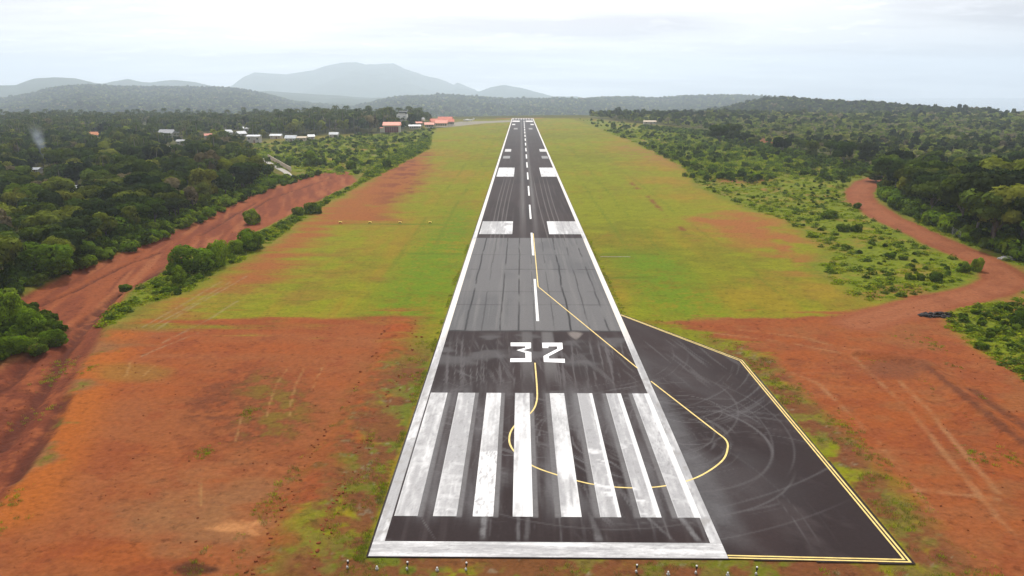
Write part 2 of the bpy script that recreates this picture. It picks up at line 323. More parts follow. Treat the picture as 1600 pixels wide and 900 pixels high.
def ground_color(x, y):
    n1 = fbm(x*.035, y*.035, 101, 5); n2 = fbm(x*.16, y*.16, 102, 5, .6); n3 = fbm(x*.9, y*.9, 103, 4, .6); n4 = fbm(x*.012, y*.012, 104, 3)
    ns = fbm(x*.6, y*.06, 105, 4, .6)         # streaks along the runway
    nx = fbm(x*.05, y*.4, 106, 4, .6)         # streaks across
    wx = x+6*(fbm(x*.08, y*.08, 107)-.5)+1.6*(n3-.5); wy = y+6*(fbm(x*.08, y*.08, 108)-.5)+1.6*(n2-.5)
    px, py, dep = to_px(x, np.maximum(y, 20), 0*x)
    # mown grass
    C = np.tile(np.array([0.1500, 0.1600, 0.0060]), (len(x), 1))
    C = lerp(C, (0.2091, 0.1283, 0.0117), sstep(.44, .68, n1*.6+ns*.4)*.6)      # dry straw
    C = lerp(C, (0.1159, 0.1137, 0.0068), sstep(.5, .66, n2*.5+n4*.5)*.7)
    C = lerp(C, (0.2088, 0.0978, 0.0217), sstep(.58, .76, n2*.5+n1*.3+nx*.2)*.5)
    rs = sstep(26, 62, x-.03*y)*sstep(135, 150, y)*sstep(900, 500, y); C = lerp(C, (0.2183, 0.1241, 0.0163), rs*(.15+.85*sstep(.40, .64, n2*.4+nx*.3+n1*.3))*.62)
    wl = sstep(-.2, 1.2, (-x-15-.0*y)/45)*sstep(120, 140, y)*sstep(800, 300, y); C = lerp(C, (0.2113, 0.0998, 0.0231), wl*sstep(.42, .64, n1*.35+n2*.3+nx*.35)*.6)
    wild = sstep(3, -3, sdist(P_MOWN, wx, wy)); C = lerp(C, (0.1071, 0.1029, 0.0095), wild); C = lerp(C, (0.1786, 0.1274, 0.0204), wild*sstep(.5, .66, n2)*.7); C = lerp(C, (0.1850, 0.0760, 0.0292), wild*sstep(128, 112, y)*sstep(.3, .5, n2*.6+n3*.4)*.95)      # thin, soil showing
    C = C*(.80+.40*np.clip(fbm(x*.30, y*.9, 190, 5, .65), 0, 1))[:, None]; C = C*(.86+.28*n3)[:, None]
    # lush strips beside the runway
    lush = sstep(-17.5, -16.5, -np.abs(x)-0)*0
    ln = np.clip(1-np.abs(x+22)/9, 0, 1)*sstep(118, 132, y)*sstep(300, 170, y)
    rn = np.clip(1-np.abs(x-27)/9, 0, 1)*sstep(126, 140, y)*sstep(190, 175, y)
    C = lerp(C, (0.0860, 0.1520, 0.0050), np.clip(sstep(.36, .60, n3*.45+nx*.3+fbm(x*.5, y*1.4, 191, 4, .6)*.25)*np.maximum(ln, rn)**.6*1.25, 0, .85))
    for xt in (-23.5, -31, 24, 31.5, 47): C = lerp(C, (0.0880, 0.1180, 0.0060), sstep(.9, .2, np.abs(x-xt-2.2*(fbm(y*.012, y*0+xt, 180, 3)-.5)))*sstep(.35, .6, ns)*sstep(130, 145, y)*.55)
    # green banks of drains that cross the strip
    for (xa, xb, yd) in ((-57, -24, 224.5), (16, 30, 182), (16, 26, 158), (-30, -16, 182), (-30, -16, 128)):
        e = sstep(1.6, .3, np.abs(y-yd+.6*(n2-.5)))*sstep(xa-1, xa+2, x)*sstep(xb+1, xb-2, x)
        C = lerp(C, (0.0756, 0.1127, 0.0054), e*.8)
    # dry and bare ground at the edges of the mown strip
    b = sdist(P_BARE_L, wx, wy); t = sstep(-8, 6, b+14*(nx-.5))*sstep(.15, .41, n2*.5+nx*.5)
    C = lerp(C, (0.2211, 0.0699, 0.0217), t*.92)
    C = lerp(C, (0.1289, 0.0360, 0.0174), t*sstep(.5, .6, n2)*sstep(560, 640, px)*.9)
    b = sdist(P_BARE_R, wx, wy); C = lerp(C, (0.2334, 0.0819, 0.0260), sstep(-9, 9, b+10*(nx-.5))*sstep(.33, .54, n2*.6+n1*.4)*.9)
    b = sdist(P_DRY_FAR, wx, wy); C = lerp(C, (0.2149, 0.0978, 0.0325), sstep(-12, 20, b)*sstep(.35, .55, n2)*.8)
    # an old gully line across the right field
    gl = ldist(poly([(985, 285), (1010, 305), (1040, 335), (1068, 360)]), x+1.2*(n3-.5), y); C = lerp(C, (0.1474, 0.0499, 0.0202), sstep(1.3, .3, gl)*sstep(.35, .6, n2)*.9)
    # scrub
    for P in (P_SCRUB_L, P_SCRUB_R, P_SCRUB_R2, P_SCRUB_R3, P_VERGE_L):
        s = sstep(-3, 3, sdist(P, wx, wy))
        C = lerp(C, (0.1200, 0.1500, 0.0070), s*.9); C = lerp(C, (0.1826, 0.1351, 0.0204), s*sstep(.52, .68, n2)*.8)
        C = lerp(C, (0.2211, 0.0878, 0.0304), s*sstep(.60, .70, n1*.5+n2*.5)*.8)
        C = lerp(C, (0.0630, 0.0833, 0.0095), s*sstep(.54, .7, n3)*.6)
    # forest floor
    for P in (P_FOREST_L, P_FOREST_R):
        s = sstep(-2, 6, sdist(P, wx, wy)); C = lerp(C, (0.0567, 0.0588, 0.0122), s)
        C = lerp(C, (0.1134, 0.0980, 0.0170), s*sstep(.5, .7, n2)*.6)
    C = lerp(C, (0.0630, 0.0637, 0.0136), sstep(1130, 1180, y))
    C = lerp(C, (0.2457, 0.0899, 0.0325), sstep(1128, 1134, y)*sstep(1165, 1150, y)*sstep(38, 30, np.abs(x+4))*.8)
    # apron left and right of the threshold: red earth
    def earth(s, tone=0):
        nonlocal C
        base = np.tile(np.array([0.2187, 0.0599, 0.0163]), (len(x), 1))
        base = lerp(base, (0.2027, 0.0659, 0.0224), sstep(.38, .62, n1*.5+nx*.5))
        base = lerp(base, (0.2518, 0.0878, 0.0318), sstep(.54, .74, nx*.6+n2*.4)*.6)
        base = lerp(base, (0.1450, 0.0420, 0.0159), sstep(.52, .70, n2*.6+n3*.4)*.7)
        base = lerp(base, (0.1781, 0.0460, 0.0159), sstep(.50, .62, fbm(x*.22, y*.22, 171, 5, .65))*.6)
        C = C*(1-s[:, None])+base*s[:, None]
    sl = sdist(P_SOIL_L, wx+8*(nx-.5), wy+24*(nx-.5)+18*(n1-.5)+4*(n3-.5)); sw = np.where(y > 112, 4.5, 1.5); s = sstep(-sw, sw, sl+3*(n3-.5)*(sw > 2)); earth(s)
    raw = sdist(P_SOIL_L, x+1.2*(n3-.5), y)
    # fresh orange cut along the left edge
    le = ldist(poly([(215, 500), (180, 515), (140, 580), (92, 660), (45, 740), (15, 795)]), x, y)
    C = lerp(C, (0.2764, 0.0799, 0.0130), s*sstep(7, 1.5, le+2*(n2-.5))*.8)
    # loose red strip on the right of the field
    re = ldist(poly([(628, 505), (610, 560), (565, 640), (520, 720), (480, 800), (440, 900)]), x+2*(n3-.5), y)
    C = lerp(C, (0.2334, 0.0560, 0.0144), s*sstep(3.4, 1.2, re)*.9); C = lerp(C, (0.1106, 0.0279, 0.0108), s*sstep(3.2, 1., re)*sstep(.56, .68, n3)*.7)
    # dark overgrown patch with thin weeds
    d = np.hypot((px-395)/120, (py-640)/75); dk = sstep(1.15, .55, d+.5*(n2-.5))
    C = lerp(C, (0.1081, 0.0360, 0.0159), s*dk*sstep(.35, .6, n3*.6+n2*.4)*.85)
    C = lerp(C, (0.1389, 0.0974, 0.0136), s*dk*sstep(.52, .66, n2*.6+n3*.4)*sstep(330, 430, px)*.75)
    d = np.hypot((px-205)/70, (py-582)/16); C = lerp(C, (0.1786, 0.0999, 0.0187), s*sstep(1.2, .5, d+.6*(n2-.5))*.6)
    # grey-green gravelly veil
    d = np.hypot((px-330)/130, (py-800)/70); C = lerp(C, (0.1843, 0.0978, 0.0419), s*sstep(1.25, .2, d+1.6*(fbm(x*.25, y*.4, 172, 4)-.5))*.6)
    d = np.hypot((px-370)/55, (py-824)/14); C = lerp(C, (0.3685, 0.1698, 0.0650), s*sstep(1.1, .4, d+1.5*(fbm(x*.7, y*1.2, 173, 4)-.5))*.75)
    d = np.hypot((px-305)/38, (py-889)/14); C = lerp(C, (0.0552, 0.0220, 0.0115), sstep(1.1, .6, d+.9*(n3-.5))*.9)
    # grass line where the tracks run out of the grass
    tr = np.zeros(len(x))
    for pts in ([(385, 432), (300, 480), (245, 515)], [(360, 440), (285, 485), (235, 512)], [(372, 470), (325, 500), (255, 535)], [(345, 440), (262, 490), (222, 512)], [(310, 520), (260, 540), (222, 556)]):
        tr = np.maximum(tr, sstep(.34, .06, ldist(poly(pts), x+.35*(n2-.5), y)))
    C = lerp(C, (0.2300, 0.1900, 0.1100), tr*sstep(.22, .6, n3)*.5)
    tr = np.zeros(len(x))
    for pts in ([(448, 577), (432, 600), (422, 630), (418, 650)], [(476, 574), (462, 600), (455, 630), (453, 650)], [(505, 572), (494, 592), (490, 605)], [(205, 563), (196, 588)], [(240, 572), (222, 588)], [(378, 650), (368, 690)], [(314, 750), (314, 790)]):
        tr = np.maximum(tr, sstep(.22, .05, ldist(poly(pts), x+.2*(n2-.5), y)))
    C = lerp(C, (0.2948, 0.1648, 0.0614), tr*sstep(.22, .6, n3)*.5)
    s = sstep(-2.0, 2.2, sdist(P_SOIL_R, wx+6*(nx-.5), wy+18*(nx-.5)+10*(n1-.5)+4*(n3-.5))); earth(s)
    for pts in ([(1110, 520), (1230, 535), (1330, 555), (1420, 640), (1520, 760), (1600, 860)], [(1130, 512), (1260, 528), (1370, 560), (1450, 640), (1560, 770)], [(1180, 560), (1280, 600), (1380, 700), (1480, 830)], [(1560, 780), (1440, 765), (1330, 790)]):
        C = lerp(C, (0.2835, 0.1449, 0.0645), s*sstep(.55, .15, ldist(poly(pts), x+.5*(n2-.5), y))*sstep(.35, .65, n3*.5+n2*.5)*.55)
    C = lerp(C, (0.1843, 0.0799, 0.0289), s*sstep(.5, .7, fbm(x*.3, y*.3, 140))*.4)
    for pts, w in (([(1345, 556), (1400, 562), (1440, 572), (1480, 605), (1530, 645), (1600, 700), (1700, 780)], 1.0), ([(1520, 610), (1560, 640), (1600, 665), (1700, 740)], 1.4)):
        C = lerp(C, (0.1007, 0.0339, 0.0159), sstep(w, w*.2, ldist(poly(pts), x+1.2*(n3-.5), y))*sstep(.3, .55, n2)*.85)
    d = np.hypot((px-1400)/60, (py-577)/18); C = lerp(C, (0.1351, 0.0460, 0.0210), s*sstep(1.2, .4, d+.5*(n2-.5))*.8)
    # road on the left
    rl = sdist(P_ROAD_L, wx*.3+x*.7, wy*.3+y*.7); s = sstep(-.8, 1.2, rl)
    base = np.tile(np.array([0.1990, 0.0579, 0.0217]), (len(x), 1))
    base = lerp(base, (0.1450, 0.0399, 0.0181), sstep(.42, .62, fbm(x*.5+y*.12, y*.05, 151)))
    base = lerp(base, (0.2395, 0.0839, 0.0332), sstep(.55, .7, fbm(x*.35+y*.1, y*.04, 152))*.8)
    base = lerp(base, (0.0959, 0.0250, 0.0130), sstep(130, 100, y)*sstep(.36, .58, n2*.5+n3*.5)*.8)
    C = C*(1-s[:, None])+base*s[:, None]
    for pts, w in RUTS: C = lerp(C, (0.0713, 0.0209, 0.0123), sstep(w*1.6, w*.4, ldist(pts, x+1.3*(n2-.5), y))*.85*sstep(.25, .5, n3*.5+n2*.5))
    # road on the right
    rd = ldist(L_ROAD_R, x+1.5*(n2-.5), y); s = sstep(5.4, 3.6, rd-.004*(y-150))
    base = np.tile(np.array([0.2027, 0.0638, 0.0260]), (len(x), 1)); base = lerp(base, (0.2457, 0.0949, 0.0433), sstep(2.2, .6, np.abs(rd-1.4))*.5)
    base = lerp(base, (0.1535, 0.0469, 0.0202), sstep(.5, .66, n2)*.5)
    C = C*(1-s[:, None])+base*s[:, None]
    for pp, a, b2 in (((1160, 280), 55, 8), ((1200, 222), 16, 8), ((1330, 262), 30, 6)):
        d = np.hypot((px-pp[0])/a, (py-pp[1])/b2); C = lerp(C, (0.2334, 0.0799, 0.0304), sstep(1.2, .5, d+.7*(n2-.5))*.85)
    # verges next to the paving
    vg = sstep(-15.0, -15.8, x)*sstep(-27, -17, x+.10*(y-58)*0-5*(n2-.5))*sstep(118, 100, y)
    vg = np.maximum(vg, sstep(58.4, 57.2, y)*sstep(52.5, 54.5, y+1.4*(n3-.5))*sstep(36, 32, x)*sstep(-24, -20, x))
    pd = -sdist(P_PAD_FLAT, x, y); vg2 = sstep(5.5, 2.2, pd+3*(n2-.5))*sstep(0, .3, pd)*sstep(25, 30, x)
    vg = np.maximum(vg, vg2)
    C = lerp(C, (0.1180, 0.0820, 0.0220), vg*sstep(.34, .5, n2*.6+n3*.4)*.9); C = lerp(C, (0.0880, 0.1120, 0.0100), np.clip(vg*sstep(-18.5, -15.6, x)*(x < 0)*sstep(.3, .5, n2), 0, .8))
    C = lerp(C, (0.0958, 0.1058, 0.0068), vg*sstep(.50, .62, n2*.5+n3*.5)*.85)
    C = lerp(C, (0.1289, 0.0399, 0.0187), vg*sstep(.40, .54, fbm(x*.45, y*.45, 160, 4, .6))*.85)
    C = lerp(C, (0.2000, 0.1750, 0.1150), vg*sstep(.70, .8, n3)*.5)
    # pale apron by the terminal and cross road
    s = sstep(-1, 3, sdist(P_APRON, x, y)); C = lerp(C, (0.2400, 0.2150, 0.2050), s*.8)
    # hill cutting / clearings keep natural colours
    return np.clip(C, .004, .9)

RUTS = [(poly([(250, 388), (200, 405), (160, 425), (120, 445), (60, 470)]), .5), (poly([(260, 420), (230, 432), (190, 452), (150, 478), (110, 505), (60, 545), (0, 600)]), .8),
        (poly([(400, 310), (340, 345), (310, 362)]), .5), (poly([(520, 275), (470, 290), (420, 305), (380, 330)]), .6), (poly([(155, 480), (125, 510), (90, 560), (40, 640), (0, 690)]), .8),
        (poly([(100, 620), (60, 690), (20, 745)]), .9)]

# ------------------------------------------------------------------ the ground sheet
def build_ground():
    rows = [-300, -150, -60, 0, 20, 32, 40, 44]
    d = 47.0
    while d < 260: rows.append(d); d *= 1.0052
    while d < 1500: rows.append(d); d *= 1.011
    while d < 13200: rows.append(d); d *= 1.05
    rows.append(13500)
    u = np.concatenate([-np.array([1.0, .95, .9, .86, .82, .79])*1.0, np.linspace(-.77, .77, 620), np.array([.79, .82, .86, .9, .95, 1.0])])
    R = np.array(rows); S = np.maximum(R, 45)+14
    X = u[None, :]*S[:, None]+CAM_X*.5; Y = np.repeat(R[:, None], len(u), 1)
    # far wings
    xf, yf = X.ravel(), Y.ravel()
    z = H(xf, yf)
    det = sstep(400, 250, yf)
    road = sstep(-1.5, 1.0, sdist(P_ROAD_L, xf, yf))
    rough = np.maximum(sstep(-1, 1, sdist(P_SOIL_L, xf, yf)), road)
    for pts, w in RUTS: z = z-.5*sstep(w*1.8, w*.2, ldist(pts, xf+1.3*(fbm(xf*.16, yf*.16, 102, 5, .6)-.5), yf))
    # windrow of spoil left of the runway, and the low bank in the right-hand earth
    re = ldist(poly([(628, 505), (610, 560), (565, 640), (520, 720), (480, 800), (440, 900)]), xf, yf)
    z = z+(.30*fbm(xf*.8, yf*.8, 61)+.1)*sstep(3.0, .8, re)
    bk = ldist(poly([(1345, 553), (1400, 559), (1440, 569), (1480, 602), (1530, 642), (1600, 697), (1700, 777)]), xf, yf)
    z = z+.55*sstep(2.6, .3, bk)*(.5+fbm(xf*.5, yf*.5, 62))
    sc = np.zeros(len(xf))
    for P in (P_SCRUB_R, P_SCRUB_R2, P_VERGE_L, P_SCRUB_L): sc = np.maximum(sc, sstep(-1, 3, sdist(P, xf, yf)))
    z = z+sc*.5*(fbm(xf*.4, yf*.4, 63)-.45)
    C = ground_color(xf, yf)
    V = np.stack([xf, yf, z], 1); F = grid_faces(len(R), len(u))
    # faces of the two dirt roads are objects of their own on the same relief
    cx = xf[F].mean(1); cy = yf[F].mean(1)
    mL = sdist(P_ROAD_L, cx, cy) > 0; mR = (ldist(L_ROAD_R, cx, cy) < 4.4+.004*(cy-150)) & ~mL
    for nm, m in (('ground', ~(mL | mR)), ('dirt_road', mL), ('dirt_road', mR)):
        f = F[m]; idx, inv = np.unique(f, return_inverse=True)
        o = link(nm, mesh_np(nm, V[idx], inv.reshape(f.shape), M['ground'], True, C[idx])); tag(o, kind='structure')
    return
build_ground()

# sea beyond the land, far down the line of sight
mw = bpy.data.materials.new('sea_water'); mw.use_nodes = True
b = mw.node_tree.nodes['Principled BSDF']; b.inputs['Base Color'].default_value = (.03, .06, .075, 1); b.inputs['Roughness'].default_value = .12
N, L, n = nodes_of(mw.node_tree); t = n('ShaderNodeTexNoise'); t.inputs['Scale'].default_value = .05; t.inputs['Detail'].default_value = 6
g = n('ShaderNodeNewGeometry'); L.new(g.outputs['Position'], t.inputs['Vector']); bp = n('ShaderNodeBump'); bp.inputs['Strength'].default_value = .12; bp.inputs['Distance'].default_value = 1
L.new(t.outputs['Fac'], bp.inputs['Height']); L.new(bp.outputs[0], b.inputs['Normal'])
tag(MB().face([(-13400, 1600, -78), (13400, 1600, -78), (13400, 13400, -78), (-13400, 13400, -78)]).build('sea', mw), kind='structure')

# ------------------------------------------------------------------ hills
def interp_profile(pts, px): 
    p = np.array(pts, float); return np.interp(px, p[:, 0], p[:, 1])
HILLS = {}
def hill(name, pts, dist, front, back, zb, tree, amp, mat, nc=260, nr=60, jit=1.2):
    x0, x1 = pts[0][0], pts[-1][0]
    px = np.linspace(x0, x1, nc)
    py = interp_profile(pts, px)
    k = np.array([1, 2, 3, 2, 1])/9.; 
    if nc < 420: py = np.convolve(np.pad(py, 2, 'edge'), k, 'valid')
    py = py+jit*(fbm(px*.05, px*0+3, 200+len(HILLS), 4, .6)-.5)*(tree == 0)
    D = np.array([np.interp(p, *zip(*dist)) if hasattr(dist, '__len__') else dist for p in px])
    dirs = np.array([at_dist(p, 300, 1.0) for p in px])[:, :2]-np.array([CAM_X, 0])
    zc = np.array([at_dist(a, c, d)[2] for a, c, d in zip(px, py, D)])-tree
    t = np.concatenate([np.linspace(-1, 0, int(nr*.7)), np.linspace(0, 1, nr-int(nr*.7)+1)[1:]])
    T, PX = np.meshgrid(t, px, indexing='ij')
    dist2 = np.where(T < 0, D[None, :]+T*front, D[None, :]+T*back)
    X = CAM_X+dirs[None, :, 0]*dist2; Y = dirs[None, :, 1]*dist2
    sh = np.where(T < 0, (1-np.abs(T))**1.25, np.cos(T*math.pi/2)**1.2)
    rn = fbm(X.ravel()/amp[1], Y.ravel()/amp[1], 210+len(HILLS), 5, .5).reshape(X.shape)
    fold = np.abs(fbm(X.ravel()/amp[1]*1.3, Y.ravel()/amp[1]*1.3, 230+len(HILLS), 4).reshape(X.shape)-.5)*2
    Z = zb+(np.maximum(zc, zb+1)-zb)[None, :]*sh
    Z = Z+amp[0]*(rn-.5-.6*fold+.15)*np.clip(4*sh*(1-sh), 0, 1)
    V = np.stack([X.ravel(), Y.ravel(), Z.ravel()], 1)
    o = link(name, mesh_np(name, V, grid_faces(len(t), nc), mat, True)); tag(o, kind='structure')
    HILLS[len(HILLS)] = (X, Y, Z)
    return X, Y, Z
def forest_cover(name, sc, c0, c1):
    m = bpy.data.materials.new(name); m.use_nodes = True
    N, L, n = nodes_of(m.node_tree); b = N['Principled BSDF']; b.inputs['Roughness'].default_value = 1; b.inputs['Specular IOR Level'].default_value = 0
    g = n('ShaderNodeNewGeometry'); t = n('ShaderNodeTexNoise'); t.inputs['Scale'].default_value = sc; t.inputs['Detail'].default_value = 8; t.inputs['Roughness'].default_value = .7
    L.new(g.outputs['Position'], t.inputs['Vector'])
    r = n('ShaderNodeValToRGB'); r.color_ramp.elements[0].position = .35; r.color_ramp.elements[1].position = .68
    r.color_ramp.elements[0].color = (*c0, 1); r.color_ramp.elements[1].color = (*c1, 1); L.new(t.outputs['Fac'], r.inputs['Fac']); L.new(r.outputs[0], b.inputs['Base Color'])
    bp = n('ShaderNodeBump'); bp.inputs['Strength'].default_value = 1; bp.inputs['Distance'].default_value = 12; L.new(t.outputs['Fac'], bp.inputs['Height']); L.new(bp.outputs[0], b.inputs['Normal'])
    return m
M['hill_far'] = forest_cover('distant_forest', .012, (.020, .032, .012), (.050, .068, .024))
M['hill_near'] = forest_cover('forest_floor', .03, (.022, .034, .012), (.060, .075, .024))
hill('mountain', [(330, 160), (362, 142), (375, 135), (395, 120), (412, 113), (440, 115), (460, 116), (500, 110), (520, 103), (545, 98), (565, 97), (580, 101), (600, 100), (622, 99), (640, 108), (665, 117), (690, 124), (712, 135), (718, 131), (735, 138), (750, 145), (790, 156), (830, 165)], 11800, 3000, 1500, -40, 0, (240, 900), M['hill_far'], 420, 70)
hill('mountain', [(700, 165), (735, 149), (752, 142), (768, 136), (788, 132.5), (815, 137.5), (838, 144), (862, 152), (900, 162)], 9500, 1500, 1200, -40, 0, (60, 500), M['hill_far'], 160, 40)
hill('mountain', [(-200, 118), (-100, 128), (-40, 122), (0, 128), (14, 134), (50, 133), (78, 123), (110, 121), (140, 122), (172, 130), (200, 133), (230, 136), (262, 139), (310, 150)], 7200, 1800, 1200, -40, 0, (90, 600), M['hill_far'], 300, 50)
hill('mountain', [(150, 150), (180, 131), (198, 127), (220, 123.5), (240, 128), (255, 129), (275, 126), (293, 125), (322, 128.5), (345, 134), (372, 143), (400, 152)], 8200, 1500, 1200, -40, 0, (70, 500), M['hill_far'], 240, 40)
hill('hill', [(360, 156), (400, 143), (432, 142), (470, 145), (520, 148), (570, 152), (630, 155), (690, 165)], 7000, 2200, 900, -60, 0, (60, 380), M['hill_far'], 240, 50)
hC = hill('hill', [(-260, 160), (-100, 160), (0, 158), (30, 154), (55, 149), (82, 144), (105, 137), (135, 133), (165, 133), (200, 135.5), (240, 137), (280, 135.5), (330, 136), (380, 138.5), (405, 142), (430, 149), (460, 157), (500, 163), (560, 168), (640, 174)], 4300, 3000, 1000, -75, 14, (28, 280), M['hill_near'], 300, 60)
hD = hill('hill', [(540, 173), (585, 160), (602, 155), (640, 150.5), (690, 148.5), (740, 151), (790, 154), (860, 154), (930, 155), (1000, 160), (1060, 167), (1140, 176)], 4000, 2700, 1000, -95, 14, (26, 260), M['hill_near'], 260, 50)
hE = hill('hill', [(860, 164), (905, 156), (930, 152), (980, 151.5), (1012, 154), (1060, 150.5), (1120, 149.5), (1180, 151), (1230, 154), (1300, 160), (1360, 170)], 4300, 2000, 1000, -95, 13, (26, 260), M['hill_near'], 220, 50)
hF = hill('hill', [(1060, 180), (1120, 170), (1160, 160), (1185, 154.5), (1205, 153), (1250, 155), (1300, 158), (1350, 160), (1400, 165), (1450, 169), (1500, 171), (1550, 174.5), (1600, 177), (1700, 181), (1900, 184)], [(1060, 2000), (1200, 1800), (1400, 1500), (1600, 1250), (1900, 1150)], 520, 600, -40, 9, (8, 120), M['hill_near'], 260, 40)

# ------------------------------------------------------------------ runway
def color_sheet(name, xs, ys, z, colf, mat, parent=None, clip=None):
    X, Y = np.meshgrid(xs, ys); xf, yf = X.ravel(), Y.ravel()
    F = grid_faces(len(ys), len(xs))
    if clip is not None: F = F[clip(xf[F].mean(1), yf[F].mean(1))]
    C = colf(xf, yf); V = np.stack([xf, yf, np.full(len(xf), z)], 1)
    idx, inv = np.unique(F, return_inverse=True)
    return link(name, mesh_np(name, V[idx], inv.reshape(F.shape), mat, True, C[idx]), parent)
STR = [(-13.75, -11.62, 0), (-10.22, -8.06, 1), (-6.60, -4.72, 2), (-2.95, -1.10, 3), (1.48, 3.33, 4), (5.02, 6.92, 5), (8.68, 10.58, 6), (12.05, 14.15, 7)]
def asphalt_color(x, y):
    n1 = fbm(x*.12, y*.06, 301, 4); n2 = fbm(x*.5, y*.5, 302, 4, .6); ns = fbm(x*1.3, y*.03, 303, 5, .65); nsh = fbm(x*3.2, y*.06, 304, 4, .6)
    new = np.tile(np.array([.0285, .0185, .0185]), (len(x), 1)); new = lerp(new, (.021, .0135, .0138), sstep(.42, .65, n1)); new = lerp(new, (.040, .030, .030), sstep(.5, .75, np.where(x > 14.9, fbm(x*.3+y*.1, y*.2, 345, 4, .6), ns))*.8)
    old = np.tile(np.array([.118, .115, .116]), (len(x), 1)); old = lerp(old, (.098, .097, .099), sstep(.4, .65, n1)); old = lerp(old, (.138, .134, .132), sstep(.5, .75, ns)*.8)
    mid = sstep(120.2, 120.8, y+.5*(n2-.5))*sstep(203.0, 202.4, y+.3*(n2-.5))*sstep(40, 20, np.abs(x))*(x < 14.9)
    C = new*(1-mid[:, None])+old*mid[:, None]
    # far part is greyer
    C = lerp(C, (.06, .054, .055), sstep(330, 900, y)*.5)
    # dusty wheel lanes beside the centre line
    lane = np.exp(-((x+1.6)/.8)**2)+np.exp(-((x-2.0)/.7)**2)
    C = lerp(C, (.135, .128, .125), np.clip(lane*(.35+.5*nsh)*sstep(96, 110, y)*(.35+.65*sstep(203, 260, y)), 0, .75))
    C = lerp(C, (.030, .026, .028), np.exp(-((x-.05)/.5)**2)*.5*sstep(204, 215, y))
    g = sstep(.9, 1.3, x)*sstep(3.1, 2.6, x)*sstep(95, 105, y)*sstep(121, 119, y); C = lerp(C, (.13, .125, .123), g*.65)
    g = sstep(-2.2, -1.8, x)*sstep(-.3, -.6, x)*sstep(95, 105, y)*sstep(121, 119, y); C = lerp(C, (.12, .115, .113), g*.5)
    # pale curving tyre scuffs in touchdown zone
    for x0, k in ((-9.2, .004), (-8.0, .007), (-6.9, .010), (-10.3, .003), (6.8, -.009), (8.1, -.006), (9.4, -.004), (4.9, -.012)):
        xc = x0+k*(y-200); C = lerp(C, (.17, .16, .155), sstep(.22, .05, np.abs(x-xc+.25*np.sin(y*.03)))*sstep(150, 230, y)*sstep(380, 300, y)*.5)
    # longitudinal and transverse seams in the old surface
    for xs, w, a in ((-11.3, .13, .9), (-8.6, .08, .6), (-5.6, .11, .8), (-2.6, .12, .8), (.1, .07, .5), (3.2, .08, .6), (6.0, .14, .95), (9.1, .09, .7), (12.0, .12, .8)):
        wob = .35*(fbm(y*.10, y*0+xs, 310, 4)-.5)*2
        e = sstep(w*1.8, w*.5, np.abs(x-xs-wob*.7))*sstep(.28, .5, fbm(x*.3, y*.12, 311))
        C = lerp(C, (.018, .017, .018), e*a*mid)
    for yt, a in ((136.5, .5), (146, .3), (165.5, .8), (181, .4), (120.5, 1)):
        e = sstep(.45, .12, np.abs(y-yt-.5*(fbm(x*.3, x*0+yt, 312)-.5)))*sstep(.3, .55, fbm(x*.25, y*.2+yt, 313)); C = lerp(C, (.032, .030, .031), e*a*(np.abs(x) < 15))
    d = np.hypot((x-6.4)/np.maximum(.25+.30*(y-115.5), .2), (y-118.3)/2.4); C = lerp(C, (.20, .175, .16), sstep(1.1, .6, d+.5*(n2-.5))*.75)
    d = np.hypot((x-6.8)/3.0, (y-108)/9); C = lerp(C, (.028, .022, .022), sstep(1.1, .6, d+.6*(n2-.5))*.6)
    # ghosts of older paint beside the stripes
    inzone = sstep(63.5, 63.9, y)*sstep(94, 93.6, y)
    for (a, b, k) in STR:
        if k < 4: e = sstep(b-.1, b, x)*sstep(b+.55, b+.42, x)
        else: e = sstep(a-.62, a-.48, x)*sstep(a+.1, a, x)
        C = lerp(C, (.17, .165, .165), e*inzone*(.4+.5*n2))
    # washed-out paint dust between and below the stripes
    zone = sstep(60.5, 67, y)*sstep(101, 90, y)*sstep(16, 14, np.abs(x))
    dust = sstep(.34, .74, fbm(x*.22+y*.02, y*.07, 320, 4, .6)*.6+fbm(x*1.1, y*.05, 322, 5, .65)*.4)
    C = lerp(C, (.128, .124, .127), dust*zone*.8)
    # bundles of fine curved scuffs left by turning wheels
    for (cx, cy, w0, w1, sd, a) in ((13.0, 81, 3, 17, 323, .8), (3, 112, 14, 52, 324, .75), (-14, 62, 8, 40, 325, .6), (22, 70, 9, 36, 326, .55)):
        r = np.hypot(x-cx, y-cy); an = np.arctan2(y-cy, x-cx)
        e = sstep(.60, .76, fbm(r*2.3, an*1.2+sd, sd, 3, .7))*sstep(.42, .62, fbm(x*.16+sd, y*.10, sd+40, 3))*sstep(w0, w0+2, r)*sstep(w1, w1-4, r)*sstep(57.5, 62, y)*sstep(120, 100, y)
        C = lerp(C, (.110, .104, .106), e*a*np.where(x > 15, .55, .95))
    fan = sstep(.56, .74, fbm((x-1.5)*2.6*60/np.maximum(y-40, 5)*(1+.012*(y-95)), y*.05, 327, 4, .65))*sstep(94, 99, y)*sstep(120.5, 112, y)
    C = lerp(C, (.105, .097, .098), fan*.7*sstep(14.6, 12.5, np.abs(x)))
    pt = sstep(.50, .66, fbm(x*.16, y*.22, 328, 3))*sstep(103, 106, y)*sstep(120.5, 117, y)*(np.abs(x) < 14); C = lerp(C, (.082, .077, .078), pt*.75)
